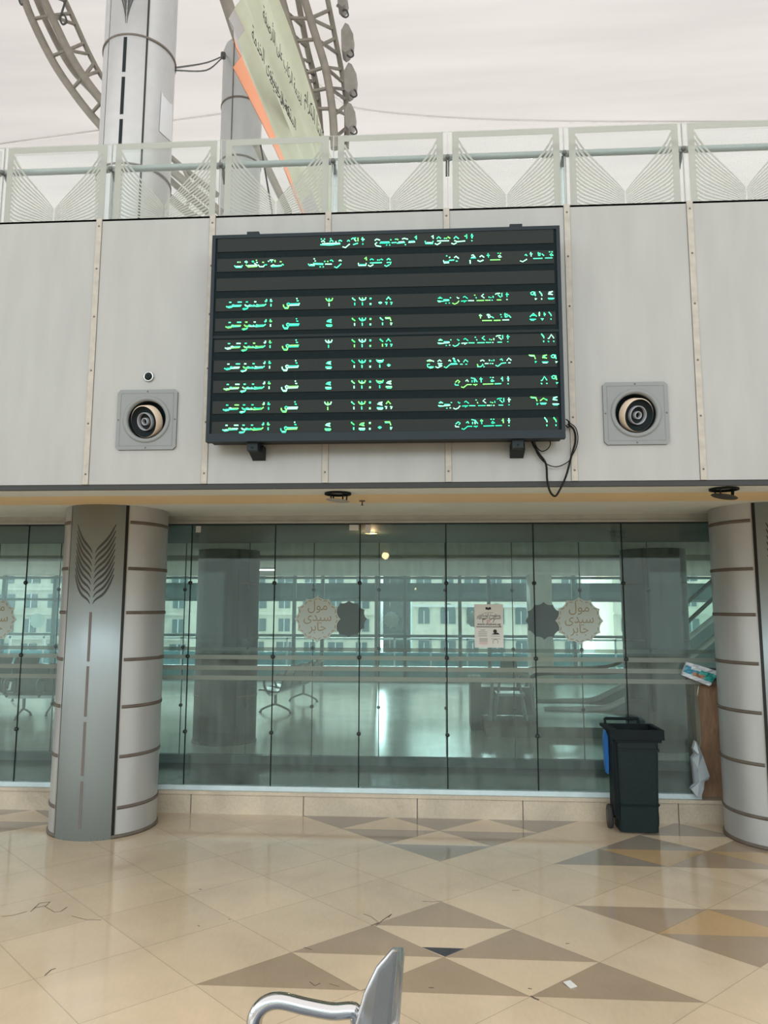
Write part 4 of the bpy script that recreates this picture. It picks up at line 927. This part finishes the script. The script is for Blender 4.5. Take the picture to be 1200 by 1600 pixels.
# escalator
YE = 13.3
es = empty('escalator', (at(820, 1100, YE).x, YE, 0), 'escalator with dark handrail and glass side rising to the right inside the hall', 'escalator')
hr = [at(x, y, YE) for x, y in ((838, 1112), (826, 1104), (821, 1088), (824, 1068), (834, 1056), (852, 1052), (900, 1052), (950, 1051), (985, 1046), (1010, 1030), (1050, 995), (1085, 962), (1130, 921), (1200, 860))]
lo = [at(x, y, YE) for x, y in ((850, 1108), (900, 1108), (945, 1106), (975, 1094), (1010, 1075), (1050, 1046), (1085, 1022), (1130, 985), (1200, 930))]
for dy, nm in ((0, 0), (1.1, 1)):
    o = Vector((0, dy, 0))
    b = MB(); b.tube([p_+o for p_ in smooth(hr, 4)], .035, 10); b.build('handrail', m_hand, es)
    b = MB(); b.tube([p_+o for p_ in smooth(lo, 4)], .05, 8); b.build('skirt_rail', m_white, es)
    ply = [p_+o for p_ in smooth(hr, 3)]+[p_+o for p_ in smooth(lo, 3)][::-1]
    ply = ply
    b = MB(); b.prism(ply, (0, .012, 0)); b.build('glass_side', m_glass2, es)
for dy in (0, 1.1):
    b = MB(); pts = smooth(lo, 3); N_ = len(pts); o = Vector((0, dy, 0))
    bot = [Vector((p_.x, p_.y, max(.165, p_.z-.55))) for p_ in pts]
    b.add([p_+o for p_ in pts]+[p_+o for p_ in bot]+[p_+o+Vector((0, .05, 0)) for p_ in pts]+[p_+o+Vector((0, .05, 0)) for p_ in bot], [(i, i+1, N_+i+1, N_+i) for i in range(N_-1)]+[(2*N_+i, 3*N_+i, 3*N_+i+1, 2*N_+i+1) for i in range(N_-1)]+[(N_+i, N_+i+1, 3*N_+i+1, 3*N_+i) for i in range(N_-1)])
    b.build('side_truss', m_mull, es)

# ------------------------------------------------------------ outside beyond the far window
b = MB(); b.box(-90, 90, 20.3, 200, -6.3, -6); struct(b.build('ground', m_street))
b = MB(); b.box(-14, 14, 20.1, 24, -.1, -.02); struct(b.build('terrace', m_street))
b = MB(); b.box(-8, 13, 22, 23.5, at(600, 937, 22).z, at(600, 911, 22).z)
b.box(-8, 13, 21.95, 22.0, at(600, 938, 22).z-.03, at(600, 937, 22).z+.0, 1)
tag(b.build('platform_canopy', [m_spand, m_white]), 'long dark teal canopy roof outside the far window', 'canopy')
wl = empty('terrace_railing', (0, 23.8, 0), 'white railing with pale blue panels outside the far window', 'railing')
zt_ = at(600, 997, 23.8).z
b = MB(); b.box(-14, 14, 23.8, 23.86, zt_-.06, zt_); b.build('top_rail', m_white, wl)
b = MB(); b.box(-14, 14, 23.82, 23.85, 0, zt_-.45); b.build('blue_panel', m_cyan, wl)
for k in range(-12, 13):
    b = MB(); b.box(k*1.15-.03, k*1.15+.03, 23.8, 23.86, -.02, zt_); b.build('post', m_white, wl)
def building(name, x0, x1, Y, z1, m_, lb, fl, wn, arch=False):
    root = empty(name, ((x0+x1)/2, Y, -6), lb, 'building')
    b = MB(); b.box(x0, x1, Y, Y+12, -6, z1); b.build('wall', m_, root)
    zz = -4.6; cnt = 0
    while zz < z1-2:
        nn = int((x1-x0)/wn)
        if zz < 8 and zz > -5:
            for k in range(nn):
                X = x0+(k+.5)*(x1-x0)/nn; ww = .75+.25*((k*7+int(zz)) % 2)
                b = MB(); b.box(X-ww, X+ww, Y-.15, Y+.05, zz, zz+1.7); b.box(X-.05, X+.05, Y-.2, Y-.15, zz, zz+1.7, 1); cnt += 1
                if arch: b.lathe([(0, .2), (ww, .2)], None, 16, 0, T=Matrix.Translation((X, Y, zz+1.7)) @ Matrix.Rotation(PI/2, 4, 'X'), a0=0, a1=PI)
                b.build('window', [m_bwin, m_white], root)
        b = MB(); b.box(x0, x1, Y-.5, Y, zz+2.2, zz+2.55); b.build('cornice' if arch else 'balcony_slab', m_white if arch else m_, root)
        zz += fl
building('apartment_block', -62, -30, 92, 30, m_bld2, 'grey apartment block seen through the glass at the left edge', 3.1, 3.2)
building('apartment_block', -25, -7.5, 100, 26, m_bld, 'cream apartment block seen through the glass behind the left badge', 3.1, 3.0)
building('arched_building', -2.5, 20, 100, 22, m_bld, 'cream building with arched windows seen through the glass, right of the left badge', 4.2, 3.0, True)
building('apartment_block', 24, 44, 100, 28, m_bld, 'cream building seen through the glass behind the right badge', 3.3, 3.4)
building('tower_block', -7.0, -3, 110, 34, mat('blue_grey_render', (.2, .27, .30), .7), 'narrow blue-grey block between two cream buildings beyond the glass', 3.2, 2.0)

# ------------------------------------------------------------ roof membrane, trusses, banner, ropes
b = MB(); nx, ny = 24, 16; vs = []
def mem(x, y): return 17.5+.06*(y-8)+.015*x+.5*math.sin(x*.12+1.0)*math.cos(y*.1)
for j in range(ny+1):
    for i in range(nx+1): x = -40+80*i/nx; y = 6+50*j/ny; vs.append((x, y, mem(x, y)))
b.add(vs, [(j*(nx+1)+i, j*(nx+1)+i+1, (j+1)*(nx+1)+i+1, (j+1)*(nx+1)+i) for j in range(ny) for i in range(nx)], 0, True)
struct(b.build('roof_membrane', m_mem))
def toms(x, y):
    d = ray(x, y); o = Vector((0, 0, EYE)); t_ = 1.
    for _ in range(400):
        p_ = o+d*t_
        if p_.y > 6 and p_.z > mem(p_.x, p_.y)-.06: return p_
        t_ += .08
    return p_
for pts, r_ in (([(-40, 232), (0, 226), (90, 213), (160, 204), (340, 179), (420, 168)], .035), ([(455, 95), (520, 150), (560, 170), (700, 184), (900, 190), (1200, 191), (1260, 190)], .035)):
    b = MB(); b.tube(smooth([toms(x, y) for x, y in pts]), r_, 6); struct(b.build('trim_4', mat('membrane_seam', (.72, .67, .65), .7)))

def truss(chords, Y, webs, label, r_=.085):
    p0 = at(*chords[0][-1], Y); root = empty('curved_truss', p0, label, 'roof truss')
    cs = []
    for ci, ch_ in enumerate(chords):
        dy = (0, .5, -.1, .55)[ci]; pts = smooth([at(x, y, Y+dy) for x, y in ch_], 6); cs.append(pts)
        b = MB(); b.tube(pts, r_*(1, .8, 1, .7)[ci], 10); b.build('chord', m_truss, root)
    for (i, a_, j, c_) in webs:
        P0 = cs[i][int(a_*(len(cs[i])-1))]; P1 = cs[j][int(c_*(len(cs[j])-1))]
        b = MB(); b.tube([P0, P1], r_*.45, 8); b.build('web_member', m_truss, root)
    return root, cs
tR, csR = truss([[(436, -20), (452, 40), (475, 115), (492, 170), (503, 232)], [(462, -20), (480, 75), (495, 140), (503, 235)], [(470, -20), (488, 40), (508, 105), (519, 170), (523, 232)], [(508, -20), (524, 60), (537, 130), (542, 180), (541, 232)]], 14.2,
      [w_ for k in range(7) for w_ in ((0, .08+k*.14, 2, .08+k*.14), (2, .08+k*.14, 3, .08+k*.14), (2, .10+k*.14, 3, max(0, .0+k*.14)), (0, .05+k*.13, 1, .10+k*.13))], 'curved beige tubular roof truss carrying floodlights, above the banner')
tL, csL = truss([[(28, -30), (50, 30), (85, 100), (125, 158), (160, 200), (215, 262), (290, 330), (330, 352)], [(45, -30), (75, 40), (110, 105), (150, 150), (200, 215), (275, 290), (340, 345)], [(60, -20), (85, 35), (118, 100), (160, 158), (220, 225), (290, 285), (345, 332)], [(92, -20), (115, 30), (140, 85), (165, 128), (225, 205), (275, 253), (340, 305)]], 14.2,
      [w_ for k in range(8) for w_ in ((0, .04+k*.12, 2, .04+k*.12), (2, .04+k*.12, 3, .04+k*.12), (2, .04+k*.12, 3, .10+k*.12))], 'curved beige tubular roof truss sweeping down behind the tall silver column')
for i, (x, y, lb) in enumerate(((532, 8, 'grey floodlight at the very top of the right roof truss'), (540, 70, 'grey floodlight on the right roof truss, second from top'), (545, 132, 'grey floodlight on the right roof truss, third from top'), (545, 190, 'grey floodlight on the right roof truss, lowest, just above the railing'))):
    c = at(x, y, 14.3); fl = empty('floodlight', c, lb, 'floodlight')
    k = .0123
    hs = [(0, -34), (6, -30), (14, -12), (13, 6), (6, 18), (0, 22), (-6, 16), (-7, -20)]
    if i == 0: hs = [(-4, -22), (8, -20), (13, -6), (10, 6), (3, 12), (-4, 4)]
    if i == 3: hs = [(a_*.85, b_*.85) for a_, b_ in hs]
    b = MB(); b.prism([(c.x+a_*k, c.y-.12, c.z-b_*k) for a_, b_ in hs], (0, .30, 0)); b.build('housing', m_lampb, fl)
    b = MB(); b.tube(smooth([(c.x+4*k, c.y, c.z-12*k), (c.x+10*k, c.y, c.z-10*k), (c.x+14*k, c.y, c.z-20*k), (c.x+9*k, c.y, c.z-24*k), (c.x+3*k, c.y, c.z-20*k)]), .018, 6); b.build('yoke', m_slotd, fl)
    b = MB(); b.tube([(c.x-6*k, c.y, c.z-0*k), (c.x-1*k, c.y, c.z-4*k)], .03, 8); b.build('mount', m_truss, fl)
ht = empty('hanging_hook', at(96, 40, 14.2), 'small iron hook and shackle hanging in the left roof truss', 'hook')
b = MB(); b.tube(smooth([at(x, y, 14.15) for x, y in ((103, 0), (99, 12), (96, 22), (94, 30), (98, 38), (104, 34), (101, 24), (96, 22))]), .022, 6); b.build('shackle', m_slotd, ht)
b = MB(); b.tube(smooth([at(x, y, 14.15) for x, y in ((30, 0), (33, 7), (38, 5), (38, -3))]), .022, 6); b.build('hook', m_slotd, ht)
rp_ = empty('tie_cable', at(275, 107, 9.3), 'thin looped steel cable tied between the two background columns', 'cable')
Pa, Pb = at(274, 106, 9.3), at(352, 86, 16.2)
for pts in ([(0, 0), (.5, -.03), (1, 0)], [(0, -.02), (.5, -.11), (.85, -.04), (1, 0)]):
    b = MB(); b.tube(smooth([Pa.lerp(Pb, u)+Vector((0, 0, v*2)) for u, v in pts]), .014, 6); b.build('strand', m_slotd, rp_)
b = MB(); b.lathe([(0, -.1), (.06, -.06), (.06, .06), (0, .1)], Pa.lerp(Pb, .93), 10); b.build('turnbuckle', m_slotd, rp_)
b = MB(); b.tube(smooth([at(x, y, 14.4) for x, y in ((440, 92), (470, 105), (492, 118))]), .03, 6)
tag(b.build('guy_rod', m_slotd), 'short dark rod between the banner and the right roof truss', 'rod')
b = MB(); q_ = at(450, 330, 10.5); b.tube([at(400, 225, 10.5), q_, Vector((q_.x+.15, q_.y, 4.0))], .06, 12)
tag(b.build('sloping_pipe', m_truss), 'thin sloping pipe below the banner, seen through the balcony glass', 'pipe')
b = MB(); b.tube([at(350, -10, 10.5), at(373, 60, 10.5)], .10, 12)
tag(b.build('sloping_pipe', m_truss), 'sloping brown pipe behind the upper left edge of the banner', 'pipe')
b = MB(); q_ = at(425, 330, 9.0); b.tube([at(406, 220, 9.0), q_, Vector((q_.x+.05, q_.y, 4.0))], .012, 6)
tag(b.build('banner_tie', m_cable), 'thin dark tie cord hanging below the banner behind the railing', 'cord')

# banner: hangs along a line receding to the right
dv = ray(790, 950); dv = Vector((dv.x/dv.y, 1, 0)).normalized()
Y0 = 6.0; O = at(370, 0, Y0); O.z = 0
def onb(x, y):              # pixel -> point in the banner's vertical plane
    d = ray(x, y); nn = Vector((dv.y, -dv.x, 0)); E_ = Vector((0, 0, EYE)); t_ = (O-E_).dot(nn)/d.dot(nn); return E_+d*t_
bn_ = empty('hanging_banner', onb(372, 125), 'long pale green cloth banner with Arabic print and an orange lower edge', 'banner')
m_ban = mat('pale_green_banner_cloth', (.47, .475, .355), .8, noise=.06, nscale=2, stretch=(3, 3, 3)); m_bano = mat('orange_banner_edge', (.72, .30, .17), .8); m_bang = mat('grey_banner_patch', (.40, .37, .36), .8); m_banw = mat('cream_banner_print', (.66, .60, .50), .8)  # the grey is for patches in the lower part of the cloth
nrmb = Vector((dv.y, -dv.x, 0))
def sd(p_): return (p_-O).dot(dv)
tz = lambda s_: top0.z+(top1.z-top0.z)*(s_-st0)/(st1-st0)
top0, top1 = onb(430, 0), onb(520, 262); st0, st1 = sd(top0), sd(top1)
bl0, bl1 = onb(372, 122), onb(470, 345); sb0, sb1 = sd(bl0), sd(bl1)
bzf = lambda s_: bl0.z+(bl1.z-bl0.z)*(s_-sb0)/(sb1-sb0)
b = MB(); NS, NV = 40, 18; S0, S1 = sd(onb(366, 60)), sd(onb(540, 345))
vs = []
for i in range(NS+1):
    s_ = S0+(S1-S0)*i/NS; zt_, zb_ = tz(s_), bzf(s_)
    for j in range(NV+1):
        v = j/NV; p_ = O+dv*s_; fold = .05*math.sin(v*19+s_*.6)*(1-.3*v)+.03*math.sin(v*37+s_*1.3); p_ = p_+nrmb*fold; p_.z = zb_+(zt_-zb_)*v; vs.append(p_)
fs = []; ms = []
for i in range(NS):
    for j in range(NV):
        u = (i+.5)/NS; v = (j+.5)/NV
        mi = 1 if v < .19 else 0
        if u > .52 and .19 < v < .30+.5*(u-.52): mi = 2 if v > .13+.6*(u-.52) and u < .8 else 3
        if u < .06 and .19 < v < .36: mi = 2
        ms.append(mi)
        fs.append((i*(NV+1)+j, (i+1)*(NV+1)+j, (i+1)*(NV+1)+j+1, i*(NV+1)+j+1))
for f_, mi in zip(fs, ms): b.f.append(f_); b.m.append(mi); b.sm.append(True)
b.v = [tuple(v) for v in vs]; K = len(vs)
b.v += [tuple(v-nrmb*.004) for v in vs]
for f_, mi in zip(fs, ms): b.f.append(tuple(reversed([q_+K for q_ in f_]))); b.m.append(mi); b.sm.append(True)
b.build('cloth', [m_ban, m_bano, m_bang, m_banw], bn_)
def ban_text(body, pa, pb, size, m=m_ink, bias=.09):
    A_, B_ = onb(*pa), onb(*pb); mid_ = (A_+B_)/2; ax = (B_-A_).normalized(); upv = Vector((0, 0, 1)); off = nrmb if nrmb.dot(Vector((0, 0, EYE))-mid_) > 0 else -nrmb; bias = .12
    yv = (upv-ax*upv.dot(ax)).normalized(); zv = ax.cross(yv)
    T = Matrix.Translation(mid_+off*bias) @ Matrix((ax, yv, zv)).transposed().to_4x4()
    text_mesh(shape(body), size, T, m, 'banner_print', bn_, width=(B_-A_).length)
ban_text('\u0631\u0643\u0627\u0628\u0646\u0627 \u0627\u0644\u0643\u0631\u0627\u0645', (460, 158), (494, 234), .27)
ban_text('\u0644\u062e\u062f\u0645\u0629 \u0627\u0644\u0631\u0643\u0627\u0628 \u0639\u0644\u0649 \u0627\u0644\u0623\u0631\u0635\u0641\u0629', (392, 30), (455, 168), .20)
ban_text('\u062a\u062d\u0633\u064a\u0646 \u0645\u0633\u062a\u0648\u0649 \u0627\u0644\u062e\u062f\u0645\u0629', (374, 62), (438, 190), .20)
ban_text('\u0627\u0644\u0633\u0643\u0629 \u0627\u0644\u062d\u062f\u064a\u062f', (404, 130), (446, 206), .18)
# notice on the tall column
b = MB(); vs = []; ct = Vector((uc.x, 9.2, 0))
def oncyl(x, y, off=.006):
    d = ray(x, y); o = Vector((0, 0, EYE))-ct; R_ = .475+off; A_ = d.x**2+d.y**2; B_ = 2*(o.x*d.x+o.y*d.y); C_ = o.x**2+o.y**2-R_**2; D_ = B_*B_-4*A_*C_
    t_ = (-B_-math.sqrt(max(0, D_)))/(2*A_); return Vector((0, 0, EYE))+d*t_
n_ = 6
for i in range(n_+1):
    u = i/n_
    vs.append(oncyl(252.5+u*17, 143+u*20+(3 if 0 < u < 1 else 0))); vs.append(oncyl(249+u*19, 205+u*17))
b.add(vs, [(2*i, 2*i+1, 2*i+3, 2*i+2) for i in range(n_)]); b.add([v+Vector((0, .004, 0)) for v in vs], [(2*i, 2*i+2, 2*i+3, 2*i+1) for i in range(n_)])
tag(b.build('column_notice', mat('pale_notice_paper', (.52, .51, .52), .7)), 'curled white paper notice taped to the tall upper silver column', 'notice')
